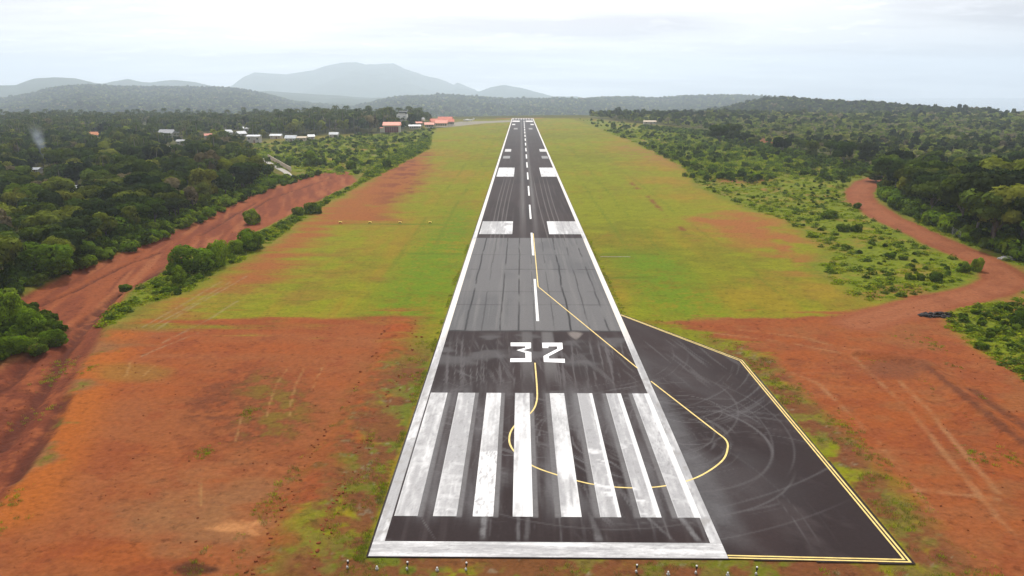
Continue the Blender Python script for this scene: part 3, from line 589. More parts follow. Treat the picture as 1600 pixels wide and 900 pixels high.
    for x0, sl, w, a in ((-11.4, -.45, .10, .5), (-5.5, .02, .42, .75), (-2.4, .0, .22, .35), (-1.5, .05, .3, .25), (4.1, -.12, .26, .7), (9.3, -.42, .22, .55), (12.3, -.22, .40, .6)):
        xc = x0-sl*(63.8-y)*1.0; ww = w*(1+.25*(63.8-y)*(x0 == 4.1))
        C = lerp(C, (.185, .182, .185), sstep(ww, ww*.3, np.abs(x-xc+.4*(n2-.5)))*sstep(59.5, 60.5, y)*sstep(65, 63.6, y)*a*(.35+.65*sstep(.3, .6, n2)))
    # oily/dark pools and sweeping circles
    for (cx, cy, r, w, a) in ((13.5, 80, 7.3, .10, .5), (13.5, 80, 11.6, .16, .55), (12.5, 78, 14.2, .12, .4), (16.5, 84, 5.0, .1, .5), (17, 86, 6.2, .08, .5), (15, 83, 9.4, .08, .4), (18, 89, 4.2, .09, .5), (12, 84, 8.0, .08, .4), (8, 92, 16.5, .12, .35), (6, 84, 20, .10, .3), (6, 84, 22.2, .1, .3), (-2, 110, 48, .12, .3), (0, 108, 50, .1, .25)):
        ang = np.arctan2(y-cy, x-cx); e = sstep(w*1.6, w*.5, np.abs(np.hypot(x-cx, y-cy)-r))*sstep(.35, .6, vnoise(ang*1.3+r, ang*0+cx, 330))
        C = lerp(C, (.105, .098, .099), e*a*1.1*sstep(57.5, 60, y)*sstep(106, 92, y))
    pad = sstep(14.4, 15.2, x); sc = sstep(.50, .72, fbm(x*.28+y*.05, y*.10-x*.05, 340, 5, .6)); C = lerp(C, (.066, .062, .064), pad*sstep(.42, .66, fbm(x*.13+y*.05, y*.07, 342, 3))*.45*sstep(60, 72, y)*sstep(28, 19, x))
    d = np.abs(x-15.6-.03*(80-y)); C = lerp(C, (.13, .13, .134), pad*sstep(2.4, .1, d)*(.2+.8*n2)*.7*sstep(112, 85, y)*sstep(57, 64, y))
    sk = sstep(.58, .74, fbm(x*2.2+y*.5, y*.14, 341, 4)); C = lerp(C, (.09, .083, .084), sk*.5*sstep(94, 100, y)*sstep(121, 112, y))
    return C
def geo_range(a, b, r):
    o = [a]
    while o[-1] < b: o.append(o[-1]+max(.2, (o[-1])*r))
    o[-1] = b; return np.array(o)
runway = empty('runway', (0, 0, 0)); tag(runway, kind='structure')
YN, YF = 57.35, 1126.0
ys = np.concatenate([geo_range(YN, 260, .0030), geo_range(260, YF, .010)[1:]])
color_sheet('asphalt_surface', np.linspace(-15.1, 15.1, 200), ys, .03, asphalt_color, M['asphalt'], runway)
MB().face([(-15.1, YN, .03), (-15.1, YN, -.4), (15.1, YN, -.4), (15.1, YN, .03)]).face([(-15.1, YF, .03), (-15.1, YF, -.4), (-15.1, YN, -.4), (-15.1, YN, .03)]).build('pavement_edge', M['tar'], runway)
pad = color_sheet('turning_pad', np.arange(15.1, 30.4, .16), geo_range(56.8, 131, .0030), .026, asphalt_color, M['asphalt'], None, lambda x, y: sdist(P_PAD+np.array([[.25, -.2], [.25, .2], [.2, .4], [0, 0]]), x, y) > -.02)
tag(pad, kind='structure')

def paint_sheet(name, x0, x1, y0, y1, colf, z, nx=None, ny=None, parent=runway):
    nx = nx or max(2, int((x1-x0)/.13)+1); ny = ny or max(2, int((y1-y0)/.3)+1)
    return color_sheet(name, np.linspace(x0, x1, nx), np.linspace(y0, y1, min(ny, 160)), z, colf, M['paint'], parent)
WHITE = np.array([.60, .60, .60]); GREY = np.array([.235, .233, .237])
def worn(seed, k, edge=None, cross=0.0):
    def f(x, y):
        a = fbm(x*.8+seed*7, y*.13, 400+seed, 4, .6); b = fbm(x*3.2, y*1.1, 420+seed, 4, .65); c = fbm(x*2.4+seed, y*.07, 430+seed, 4, .7)
        w = sstep(.62-k*.42, 1.0-k*.42, a*.45+b*.25+c*.30)
        C = np.tile(WHITE, (len(x), 1)); C = lerp(C, GREY, w*.9)
        C = lerp(C, (.13, .125, .126), sstep(.66, .78, fbm(x*4, y*1.6, 445+seed, 3))*.4*k)
        if cross: C = lerp(C, WHITE, sstep(.62, .72, fbm(x*.22+y*.05, y*.85+.25*x, 460+seed, 4, .6))*cross*sstep(82, 76, y))
        if edge: C = lerp(C, WHITE*1.06, sstep(edge[0], edge[0]+.08, x+.12*(b-.5))*.9)
        if edge is not None or k > .8: C = lerp(C, WHITE, sstep(.05, .0, np.abs(x-x.min()-.05)-.03)*.6)
        if seed == 2: C = lerp(C, WHITE*1.1, sstep(77.2, 76.9, y)*sstep(.68, .5, b)*.85)
        if seed == 3: C = lerp(C, WHITE*1.1, sstep(82, 76, y)*sstep(.70, .5, a)*.7)
        if seed == 4: C = lerp(C, WHITE*1.1, sstep(80, 74, y)*sstep(.66, .5, a)*.7)
        return C
    return f
WEAR = [.92, .98, .76, .72, .76, 1.12, 1.08, 1.06]; EDGE = [None, None, None, None, None, (6.5, 6.92), (10.1, 10.58), (13.55, 14.15)]
for (a, b, k) in STR:
    paint_sheet('threshold_stripe', a, b, 63.8, 93.8, worn(k, WEAR[k], EDGE[k], .8 if k in (5, 6) else .3), .040)
def edge_col(seed):
    def f(x, y):
        C = worn(20+seed, .86)(x, y); C = lerp(C, (.66, .60, .52), sstep(112, 125, y)*sstep(204, 196, y)*.9); C = lerp(C, (.60, .57, .53), sstep(204, 230, y)*.9)
        seg = vnoise(y*.12+seed*3, y*0, 440); C = lerp(C, (.24, .24, .245), sstep(.62, .66, seg)*sstep(100, 85, y)*.7)
        spot = fbm(x*1.5, y*.9, 441+seed, 3); C = lerp(C, (.22, .21, .20), sstep(.60, .68, spot)*sstep(118, 95, y)*.7)
        return C
    return f
for sx in (-1, 1):
    x0, x1 = (-14.92, -13.92) if sx < 0 else (14.02, 15.0)
    color_sheet('edge_line', np.linspace(x0, x1, 7), np.concatenate([geo_range(59.72, 260, .006), geo_range(260, 1124, .02)[1:]]), .036, edge_col(sx), M['paint'], runway)
wb = worn(31, .8); paint_sheet('threshold_bar', -14.92, 15.0, 57.45, 59.7, lambda x, y: wb(y*1.6, x*1.5), .036, 260, 22)
def plain(col, amt=.3, seed=50):
    def f(x, y): return lerp(np.tile(np.array(col), (len(x), 1)), np.array(col)*.6, sstep(.5, .75, fbm(x*1.2, y*.35, 450+seed, 4))*amt)
    return f
# centre line dashes
for i in range(19):
    y0 = 126.1+54.1*i if i < 3 else 288.3+ (i-3)*54.6
    if y0+31 > 1040: break
    paint_sheet('centre_line_dash', .28+.0009*y0, .68+.0009*y0+.0006*y0, y0, y0+30.3, plain((.70, .70, .69), .4, i), .040, 3, 24)
# touchdown and aiming marks, each side
for (x0, x1, y0, y1, s) in ((-13.5, -4.55, 208.3, 229.6, 0), (5.45, 14.0, 208.4, 229.8, 1), (-13.3, -5.4, 354.6, 397, 2), (7.0, 14.0, 354.7, 397.2, 3)):
    def tz(x, y, s=s, x0=x0, x1=x1):
        C = worn(60+s, .6 if s > 1 else .98)(x, y)
        if s == 0: C = lerp(C, WHITE*1.02, sstep(x1-2.6, x1-2.5, x)*sstep(.6, .4, fbm(x*.6, y*.25, 470))*.9)
        if s == 1: C = lerp(C, WHITE*1.02, sstep(x0+2.5, x0+2.3, x)*.8)
        if s < 2:
            for q in range(1, 4): C = lerp(C, (.13, .125, .125), sstep(.22, .08, np.abs(x-(x0+q*(x1-x0)/4)))*.35)
        return C
    paint_sheet('touchdown_mark' if s < 2 else 'aiming_mark', x0, x1, y0, y1, tz, .040, 60, 60)
for (x0, x1, y0, y1, v) in ((-12.6, -8.6, 504, 526.6, .42), (9.9, 14.0, 504, 526.8, .42), (-12.6, -8.6, 452, 470, .13), (9.9, 13.6, 452, 470, .13), (-12.4, -8.8, 905, 935, .5), (8.8, 12.6, 905, 935, .5), (-13, -3.6, 1000, 1040, .6), (3.8, 13, 1000, 1040, .6), (-9.6, -5.6, 800, 830, .16), (5.8, 9.6, 800, 830, .16)):
    paint_sheet('touchdown_mark', x0, x1, y0, y1, plain((v, v*.985, v*.97), .4, int(y0)), .040, 12, 12)
paint_sheet('threshold_bar', -14.9, 15, 1121.5, 1125.8, plain((.68, .67, .66), .2), .044, 20, 4)
for k in range(8):
    xx = -13.4+k*3.55; paint_sheet('threshold_stripe', xx, xx+1.8, 1085, 1117, plain((.5, .49, .48), .3, k), .040, 3, 6)

# the figures 3 and 2, nine metres long, solid strokes in fresh white
def glyph(name, outline, x0, x1, y0, y1):
    bm = bmesh.new(); vs = [bm.verts.new((x0+u*(x1-x0), y0+v*(y1-y0), .043)) for u, v in outline]
    bm.faces.new(vs); bmesh.ops.triangulate(bm, faces=bm.faces, ngon_method='EAR_CLIP')
    if sum(f.normal.z for f in bm.faces) < 0: bmesh.ops.reverse_faces(bm, faces=bm.faces)
    me = bpy.data.meshes.new(name); bm.to_mesh(me); bm.free(); me.materials.append(M['digit']); return link(name, me, runway)
M['digit'] = simple_mat('fresh_white_paint', (.80, .80, .79), .5, .04, .8)
# outlines read off the photograph's figures, put back on the level ground
def outl(pts):
    w = [at(780+p[0]*120/1600, 520+p[1]*60/800) for p in pts]; return w
three = outl([(238, 208), (662, 208), (662, 325), (487, 366), (668, 408), (672, 612), (228, 614), (232, 538), (548, 536), (545, 420), (362, 366), (548, 318), (545, 285), (240, 283)])
two = outl([(895, 212), (1315, 212), (1325, 340), (1030, 495), (1040, 545), (1365, 547), (1370, 630), (930, 612), (922, 490), (1210, 338), (1205, 288), (1025, 288), (1022, 322), (902, 322)])
for nm, w in (('digit_three', three), ('digit_two', two)):
    # square the figure up on the runway axis
    glyph(nm, w, 0, 1, 0, 1)

def ribbon(name, pts, w, z, mat, parent=runway, closed=False):
    P = np.array(pts, float); k = len(P); Lf = []; Rt = []
    for i in range(k):
        a = P[max(i-1, 0)]; b = P[min(i+1, k-1)]; d1 = P[i]-a; d2 = b-P[i]
        d1 = d1/(np.linalg.norm(d1)+1e-9); d2 = d2/(np.linalg.norm(d2)+1e-9); t = d1+d2; t /= np.linalg.norm(t)+1e-9
        nn = np.array([-t[1], t[0]]); c = max(.5, abs(np.dot(t, d2 if i < k-1 else d1)))
        Lf.append(P[i]+nn*w/2/c); Rt.append(P[i]-nn*w/2/c)
    V = [(*p, z) for p in Rt]+[(*p, z) for p in Lf]; F = [(i, i+1, k+i+1, k+i) for i in range(k-1)]
    me = bpy.data.meshes.new(name); me.from_pydata(V, [], F); me.materials.append(mat); return link(name, me, parent)
def smooth_pts(P, n=6):
    P = np.array(P, float); o = []
    for i in range(len(P)-1):
        a = P[max(i-1, 0)]; b = P[i]; c = P[i+1]; d = P[min(i+2, len(P)-1)]
        for q in range(n):
            t = q/n; o.append(.5*((2*b)+(-a+c)*t+(2*a-5*b+4*c-d)*t*t+(-a+3*b-3*c+d)*t**3))
    o.append(P[-1]); return o
M['yline'] = simple_mat('yellow_line_paint', (.66, .50, .16), .6, .18, 1.5)
ribbon('guide_line', [(1.15, 209.5), (1.20, 150.0), (14.1, 103.2)], .2, .038, M['yline'])
ribbon('guide_line', [(15.15, 98.2)]+smooth_pts([(20.1, 81.9), (20.55, 80.2), (20.25, 78.2), (18.8, 75.0), (15.5, 71.5), (12, 69.7), (8.5, 69.25), (4.8, 69.95), (1.4, 71.85), (-1.2, 74.0), (-3.0, 77.3), (-3.5, 80.4), (-2.9, 83.8), (-.95, 87.6), (-.25, 91), (-.10, 95.5), (-.2, 105.3)]), .2, .038, M['yline'])
def inset(d): 
    q = P_PAD.copy(); q[0] += (-d-.05, d+.1); q[1] += (-d, -d*.75); q[2] += (.1, -d*1.35); q[3] += (0, d+.1); return q
for i, d in enumerate((.02, .36)):
    q = inset(d); ribbon('pad_edge_line', [(15.03, q[3][1]+.02), tuple(q[0]), tuple(q[1]), tuple(q[2])], .17, .034, M['yline'], pad)

# ------------------------------------------------------------------ plants
def quads_mesh(name, C, Nn, size, tone, mat, rng, asp=1.5):
    k = len(C); Nn = Nn/np.linalg.norm(Nn, axis=1)[:, None]
    r = rng.normal(size=(k, 3)); a = np.cross(Nn, r); a /= np.linalg.norm(a, axis=1)[:, None]+1e-9; b = np.cross(Nn, a)
    s = (np.asarray(size)*np.ones(k))[:, None]
    P0 = C-a*s*asp*.5; P1 = C+b*s*.42+a*s*.1; P2 = C+a*s*asp*.5; P3 = C-b*s*.42+a*s*.05
    V = np.stack([P0, P1, P2, P3], 1).reshape(-1, 3); F = np.arange(4*k).reshape(k, 4)
    return mesh_np(name, V, F, mat, False, None, tone)
def crown_pts(rng, R, Hc, zc, lobes, nq, flat=.8, low=-.45):
    # leaf positions on the skins of a cluster of lobes
    L = []
    for i in range(lobes):
        a = rng.uniform(0, 2*math.pi); rr = R*.62*math.sqrt(rng.uniform(.02, 1)); h = rng.uniform(-.42, .5)
        L.append((rr*math.cos(a), rr*math.sin(a), zc+h*Hc*(1-.5*(rr/R)**2), R*rng.uniform(.28, .48)))
    L.append((0, 0, zc, R*.55)); L = np.array(L)
    pr = L[:, 3]**2; pr /= pr.sum(); k = rng.choice(len(L), size=nq*3, p=pr)
    d = rng.normal(size=(nq*3, 3)); d /= np.linalg.norm(d, axis=1)[:, None]
    rad = L[k, 3]*(1-np.abs(rng.normal(0, .10, nq*3)))*(1+.18*(vnoise(d[:, 0]*3+k, d[:, 1]*3+d[:, 2]*2, 9)-.5)*2)
    P = L[k, :3]+d*rad[:, None]*np.array([1, 1, flat])
    keep = d[:, 2] > low
    inner = np.zeros(len(P), bool)
    for q in range(len(L)):
        dd = (P-L[q, :3])/np.array([1, 1, flat]); inner |= (np.linalg.norm(dd, axis=1) < L[q, 3]*.80) & (k != q)
    keep &= ~inner; idx = np.where(keep)[0][:nq]
    tone = .5+.28*rng.normal(size=len(L)); 
    return P[idx], d[idx]+rng.normal(0, .30, (len(idx), 3))+np.array([0, 0, .15]), np.clip(tone[k[idx]]+rng.normal(0, .16, len(idx)), 0, 1), L
def crown_mesh(name, seed, R, Hc, zc, lobes, nq, leaf, mat, flat=.8, low=-.45):
    rng = np.random.default_rng(seed); P, Nn, t, L = crown_pts(rng, R, Hc, zc, lobes, nq, flat, low)
    return quads_mesh(name, P, Nn, leaf*rng.uniform(.7, 1.35, len(P)), t, mat, rng), L
def trunk_mesh(name, L, zt, r, mat, seed=0):
    rng = random.Random(seed); mb = MB(); bx, by = rng.uniform(-.3, .3), rng.uniform(-.3, .3)
    mb.cyl((0, 0, -.6), (bx, by, zt*.55), r, r*.75, 8); mb.cyl((bx, by, zt*.53), (bx*.5, by*.5, zt*1.15), r*.75, r*.35, 7)
    for l in list(L)[:6]: mb.cyl((bx*.9, by*.9, zt*rng.uniform(.5, .9)), (l[0]*.85, l[1]*.85, l[2]-.1*l[3]), r*.42, r*.12, 5)
    return mb.mesh(name, mat, True)
# tree kinds: crowns about 5 m radius, 11 m tall at scale 1
TREES = []
for i in range(8):
    R = [4.6, 5.2, 4.2, 5.6, 4.8, 4.0, 5.0, 4.4][i]; Hc = [4.6, 3.6, 6.0, 3.4, 5.2, 6.6, 4.2, 5.4][i]; zc = [7.0, 7.4, 6.8, 7.6, 7.0, 7.2, 7.2, 6.6][i]
    me, Lb = crown_mesh('crown', 500+i, R, Hc, zc, [13, 15, 12, 18, 14, 11, 16, 12][i], 1900, .62, M['leaf_dark'] if i < 4 else M['leaf_mix'], [.72, .6, .9, .55, .8, .95, .65, .85][i])
    TREES.append((me, trunk_mesh('trunk', Lb, zc-.3*Hc, .26, M['bark'] if i % 3 else M['palebark'], i)))
def joined(parts):              # one mesh out of several (keeps materials)
    bm = bmesh.new(); me = bpy.data.meshes.new('plant'); mats = []
    for p in parts:
        k = len(bm.faces); bm.from_mesh(p); bm.faces.ensure_lookup_table()
        if p.materials[0] not in mats: mats.append(p.materials[0])
        for f in bm.faces[k:]: f.material_index = mats.index(p.materials[0])
    bm.to_mesh(me); bm.free()
    for m in mats: me.materials.append(m)
    return me
def proto(name, me): return bpy.data.objects.new(name, me)     # never linked: only a source for the scattered stuff
MIDTREES = []
for i in range(6):
    me, Lb = crown_mesh('crown', 540+i, [4.6, 5.2, 4.2, 5.4, 4.8, 4.0][i], [4.6, 3.6, 6.0, 3.4, 5.2, 6.4][i], 6.8, 11, 620, 1.0, M['leaf_dark'] if i < 3 else M['leaf_mix'], [.75, .6, .9, .55, .8, .95][i])
    MIDTREES.append(proto('broadleaf', joined([me, trunk_mesh('trunk', Lb, 5, .26, M['bark'], 60+i)])))
FARTREES = []
for i in range(6):
    me, Lb = crown_mesh('crown', 570+i, [4.8, 5.4, 4.2, 5.8, 5.0, 4.4][i], [4.4, 3.6, 6.4, 3.6, 5, 6][i], 6.2, 8, 150, 1.9, M['leaf_dark'] if i < 3 else M['leaf_mix'], [.8, .65, 1, .6, .8, 1][i])
    FARTREES.append(proto('far_broadleaf', me))
LIGHTTREES = []
for i in range(3):
    me, Lb = crown_mesh('crown', 580+i, [5.2, 5.6, 4.6][i], [2.6, 3.0, 3.8][i], 4.6, 10, 260, 1.35, M['leaf_light'], [.6, .65, .85][i], -.3)
    LIGHTTREES.append(proto('pale_broadleaf', me))
def palm_parts(seed, nf=15, seg=5):
    rng = random.Random(seed); Ht = 10.5; V = []; F = []; T = []
    for k in range(nf):
        a = 2*math.pi*k/nf+rng.uniform(-.2, .2); up = rng.uniform(.1, 1.0); ln = rng.uniform(2.6, 3.4); w = .55
        base = len(V); ca, sa = math.cos(a), math.sin(a)
        for q in range(seg+1):
            t = q/seg; r = ln*t*(1-.18*t); z = Ht+up*ln*t*.9-1.5*ln*t*t*.75; ww = w*(1-.8*t)*(.35 if q == 0 else 1)
            V.append((ca*r-sa*ww, sa*r+ca*ww, z-.25*ww)); V.append((ca*r, sa*r, z+.12)); V.append((ca*r+sa*ww, sa*r-ca*ww, z-.25*ww))
        for q in range(seg):
            b = base+3*q; F += [(b, b+1, b+4, b+3), (b+1, b+2, b+5, b+4)]; T += [rng.random()]*2
    cr = mesh_np('crown', V, F, M['palm'], False, None, T)
    tr = MB().cyl((0, 0, -.5), (.3, .1, 5), .2, .16, 7).cyl((.3, .1, 4.9), (0, 0, Ht+.1), .16, .12, 7).mesh('trunk', M['palebark'], True)
    return cr, tr
PALMS = [palm_parts(k) for k in range(3)]
PALMP = [proto('palm', joined(p)) for p in PALMS]
def bare_mesh(seed):
    rng = random.Random(seed); mb = MB(); mb.cyl((0, 0, -.4), (0, 0, 5), .2, .12, 6)
    for k in range(14):
        a = rng.uniform(0, 6.28); z = rng.uniform(2.5, 5); r = rng.uniform(1.5, 3.4); p1 = Vector((r*math.cos(a), r*math.sin(a), z+rng.uniform(1.5, 4)))
        mb.cyl((0, 0, z), p1, .07, .03, 4)
        for q in range(5): mb.cyl(p1*.75+Vector((0, 0, .25*z)), p1+Vector((rng.uniform(-1.2, 1.2), rng.uniform(-1.2, 1.2), rng.uniform(.2, 1.6))), .03, .012, 3)
    return mb.mesh('twigs', M['dry'])
# weeds, tufts
def weed_mesh(seed, mat, w, h, k, leaf):
    rng = np.random.default_rng(seed); a = rng.uniform(0, 6.28, k); r = w*np.sqrt(rng.uniform(0, 1, k)); hh = h*(1-.7*(r/w)**2)*rng.uniform(.3, 1.05, k)
    P = np.stack([r*np.cos(a), r*np.sin(a), hh], 1); Nn = np.stack([np.cos(a)*.35, np.sin(a)*.35, np.ones(k)], 1)+rng.normal(0, .25, (k, 3))
    return quads_mesh('weed', P, Nn, leaf*rng.uniform(.7, 1.4, k), np.clip(.5+.25*rng.normal(size=k), 0, 1), mat, rng)
def tuft_mesh(seed, mat, w, h, k):
    rng = np.random.default_rng(seed); V = []; F = []; T = []
    for i in range(k):
        a = rng.uniform(0, 6.28); r = w*math.sqrt(rng.uniform(0, 1)); x, y = r*math.cos(a), r*math.sin(a); l = h*rng.uniform(.5, 1.1); t = rng.uniform(0, 6.28); dx, dy = .5*l*math.cos(t), .5*l*math.sin(t); q = .05*w
        V += [(x-q, y, -.05), (x+q, y, -.05), (x+dx, y+dy, l)]; F.append((3*i, 3*i+1, 3*i+2)); T.append(rng.random())
    return mesh_np('tuft', V, F, mat, False, None, T)
WEEDS = [proto('weed_clump', weed_mesh(600+i, M['weed'], [1.1, 1.5, .9, 1.3][i], [.35, .42, .30, .55][i], 60, .34)) for i in range(4)]+[proto('shrub_clump', weed_mesh(610, M['leaf_shrub'], 1.0, 1.1, 80, .34))]
TUFTS = [proto('tuft', tuft_mesh(620+i, M['tuft'] if i < 2 else M['weed'], [.28, .4, .3, .45][i], [.32, .4, .25, .35][i], 26)) for i in range(4)]

def scatter(name, pts, rot, scl, var, protos, label=None, cat=None):
    me = bpy.data.meshes.new(name); me.vertices.add(len(pts)); me.vertices.foreach_set('co', np.asarray(pts, np.float32).ravel())
    for nm, ty, val in (('rot', 'FLOAT', rot), ('scl', 'FLOAT', scl), ('variant', 'INT', var)):
        a = me.attributes.new(nm, ty, 'POINT'); a.data.foreach_set('value', np.asarray(val, np.float32 if ty == 'FLOAT' else np.int32))
    o = link(name, me); ng = bpy.data.node_groups.new(name, 'GeometryNodeTree')
    ng.interface.new_socket('Geometry', in_out='INPUT', socket_type='NodeSocketGeometry'); ng.interface.new_socket('Geometry', in_out='OUTPUT', socket_type='NodeSocketGeometry')
    N, L, n = nodes_of(ng); gi = n('NodeGroupInput'); go = n('NodeGroupOutput'); ip = n('GeometryNodeInstanceOnPoints'); ip.inputs['Pick Instance'].default_value = True
    jn = n('GeometryNodeJoinGeometry')
    for p in protos:
        oi = n('GeometryNodeObjectInfo', transform_space='ORIGINAL'); oi.inputs['Object'].default_value = p; oi.inputs['As Instance'].default_value = True
        L.new(oi.outputs['Geometry'], jn.inputs[0])
    def na(nm, ty):
        x = n('GeometryNodeInputNamedAttribute', data_type=ty); x.inputs['Name'].default_value = nm; return x.outputs[0]
    cx = n('ShaderNodeCombineXYZ'); L.new(na('rot', 'FLOAT'), cx.inputs[2])
    er = n('FunctionNodeEulerToRotation'); L.new(cx.outputs[0], er.inputs[0])
    L.new(gi.outputs[0], ip.inputs['Points']); L.new(jn.outputs[0], ip.inputs['Instance']); L.new(na('variant', 'INT'), ip.inputs['Instance Index'])
    L.new(er.outputs[0], ip.inputs['Rotation']); L.new(na('scl', 'FLOAT'), ip.inputs['Scale']); L.new(ip.outputs[0], go.inputs[0])
    md = o.modifiers.new('scatter', 'NODES'); md.node_group = ng
    return tag(o, label, cat, None, 'stuff')

def jitter_grid(P, step, rng, ymax=1300, grow=0.0):
    # jittered rows whose spacing grows slowly with distance
    out = []; y = P[:, 1].min()
    while y < min(P[:, 1].max(), ymax):
        s = step*(1+grow*max(0, y-200)/1000); lim = .74*(y+30)
        xs = np.arange(max(P[:, 0].min(), -lim), min(P[:, 0].max(), lim), s); k = len(xs)
        out.append(np.stack([xs+rng.uniform(-.48, .48, k)*s, y+rng.uniform(-.48, .48, k)*s], 1)); y += s
    Q = np.concatenate(out); return Q[sdist(P, Q[:, 0], Q[:, 1]) > 0]

# clearings round the houses: (px, py, radius)
CLEAR = []
HOUSES = [  # px, base py, width, depth, wall h, roof h, roof, wall, turn, label
 (122, 304, 3.8, 3.2, 1.9, .7, 'zinc', 'wallwhite', .2, 'small shed with bright white roof in the left forest, nearest to the dirt road'),
 (57, 271, 4.6, 3.6, 2.2, .8, 'zinc', 'wallwhite', -.1, 'hut with pale metal roof among trees just below the smoke plume'),
 (147, 216, 9.5, 7, 3, 2.6, 'orange_roof', 'cream', .3, 'house with an orange tiled roof deep in the left forest'),
 (263, 213, 15, 10, 3, 3.2, 'grey_roof', 'wallwhite', -.2, 'wide house with grey hipped roof among dark trees in the village'),
 (285, 226, 7, 5, 2.8, 1.2, 'grey_roof', 'wallwhite', .1, 'small grey walled house in front of the grey hipped house'),
 (271, 233, 4.6, 3.2, 1.8, .6, 'zinc', 'wallwhite', 0, 'low white roofed shed lowest of the village houses'),
 (326, 216, 6.5, 5, 2.4, 1.8, 'pink_roof', 'wallwhite', .15, 'little house with pinkish red roof and white wall in the village'),
 (356, 211, 7, 6, 2.6, 2.4, 'zinc', 'wallwhite', .8, 'white gabled house just right of the pinkish red roof'),
 (377, 213, 7.5, 6, 2.6, 2.2, 'zinc', 'wallwhite', .7, 'white gabled house between the two-storey house and the village trees'),
 (384, 204, 6, 5, 2.4, 1.6, 'zinc', 'wallwhite', .3, 'white roofed house standing furthest back in the village'),
 (398, 223, 10, 7, 5.2, 1.0, 'zinc', 'wallwhite', 0, 'two-storey white house with a flat pale metal roof'),
 (432, 217, 9.5, 6, 2.8, 1.4, 'zinc', 'cream', 0, 'long low house with white metal roof right of the two-storey house'),
 (455, 216, 8.5, 6.5, 2.8, 2.3, 'zinc', 'wallwhite', 0, 'house with steep white hipped roof above the green scrub'),
 (472, 216, 7.5, 6, 3.2, .8, 'cream', 'cream', 0, 'flat roofed cream house beside the steep white roof'),
 (486, 213, 5, 5, 2.6, 1.4, 'zinc', 'wallwhite', .4, 'small white roofed house at right end of the village row'),
 (522, 210, 7.5, 5, 2.6, 1.8, 'zinc', 'wallwhite', 0, 'lone pale roofed house by the tree belt left of the hangar'),
 (230, 199, 4, 3.5, 2.2, 1, 'zinc', 'wallwhite', 0, 'tiny white roofed hut among palms at far left'),
 (1015, 194, 14, 7, 3, 1.4, 'cream', 'wallwhite', 0, 'long pale low building in scrub right of the runway end'),
]
for h in HOUSES:
    w = at(h[0], h[1], -3 if h[0] < 450 else 0); CLEAR.append((w[0], w[1], 5+.35*h[2]))
    CLEAR.append((w[0]*.965+CAM_X*.035, w[1]*.965, 4+.5*h[2]))
def cleared(Q):
    k = np.ones(len(Q), bool)
    for (x, y, r) in CLEAR: k &= np.hypot(Q[:, 0]-x, Q[:, 1]-y) > r
    k &= ldist(L_PATH, Q[:, 0], Q[:, 1]) > 5; k &= ldist(L_ROAD_R, Q[:, 0], Q[:, 1]) > 7.5
    k &= ~((np.abs(Q[:, 0]) < 62) & (Q[:, 1] < 1160))
    return k
for (hx, hy, r) in ((612, 206, 22), (690, 196, 24), (660, 197, 20), (640, 200, 18), (676, 198, 18)):
    w = at(hx, hy); CLEAR.append((w[0], w[1], r))
w = at(310, 212, -3); CLEAR.append((w[0], w[1], 16)); w = at(270, 221, -3); CLEAR.append((w[0], w[1], 10))
w = at(1565, 215); CLEAR.append((w[0], w[1], 22)); w = at(1590, 216); CLEAR.append((w[0], w[1], 26))
rngS = np.random.default_rng(77)
FL = jitter_grid(P_FOREST_L, 7.6, rngS, 1150, .5); FL = FL[cleared(FL)]
FR = jitter_grid(P_FOREST_R, 7.6, rngS, 1350, .4); FR = FR[cleared(FR)]
def tree_scale(x, y, right):
    b = .72+.5*fbm(x*.03, y*.03, 700)+.75*(vnoise(x*.7, y*.7, 701)-.42)*vnoise(x*.31, y*.31, 702)*1.4
    if right: b = b*(1+.42*sstep(330, 220, y)*sstep(80, 110, x))*(1-.42*sstep(330, 400, y)*sstep(1000, 800, y)*sstep(.62, .50, (x-110)/np.maximum(y, 1)+.0*x))
    else: b = b*(1-.15*sstep(240, 150, y))*(1+.4*sstep(560, 700, y)*sstep(1050, 950, y)*sstep(-.34, -.27, x/y))
    return b
trees = [(x, y, tree_scale(x, y, 0), 0) for x, y in FL]+[(x, y, tree_scale(x, y, 1), 1) for x, y in FR]
T = np.array(trees); T[:, 2] = np.clip(T[:, 2], .5, 1.75)
zT = H(T[:, 0], T[:, 1]); lim = np.full(len(T), 9.0); p0, _, d0 = to_px(T[:, 0], T[:, 1], zT)
SIGHT = [(h[0], h[1], h[2], h[4]*.45) for h in HOUSES]+[(613, 207, 18, 2.5), (629, 197, 10, 9.6), (690, 197, 40, 2.0), (655, 200, 24, 1.5), (77, 270, 3, 4), (425, 255, 3, .6), (433, 259, 3, .6), (441, 264, 3, .6), (410, 246, 2, .8)]
for (hx, hy, hw, hh) in SIGHT:
    x, y = at(hx, hy, -3 if hx < 450 else 0); dep = to_px(x, y, 0)[2]; z0 = float(H(x, y))+hh; wpx = hw/dep*FOC*.5+4.5/np.maximum(d0, 60)*FOC*.75
    m = (np.abs(p0-hx) < wpx) & (d0 < dep+2)
    top = CAM_H+(z0-CAM_H)*d0/dep-zT; lim = np.where(m, np.minimum(lim, np.maximum(top, 0)/11.5), lim)
T[:, 2] = np.minimum(T[:, 2], lim); ok = T[:, 2] > .33; T = T[ok]; zT = zT[ok]
pxT, pyT, dT = to_px(T[:, 0], T[:, 1], zT+6)
inview = (pxT > -30) & (pxT < 1630)
order = np.argsort(np.where(inview, dT/T[:, 2], 1e9)); NEAR = order[:235]
isn = np.zeros(len(T), bool); isn[NEAR] = True
habit = ['broad crowned', 'flat topped', 'tall narrow', 'wide spreading', 'rounded', 'slender', 'domed', 'upright']
tone_words = ['dark']*4+['olive']*4
rT = random.Random(5)
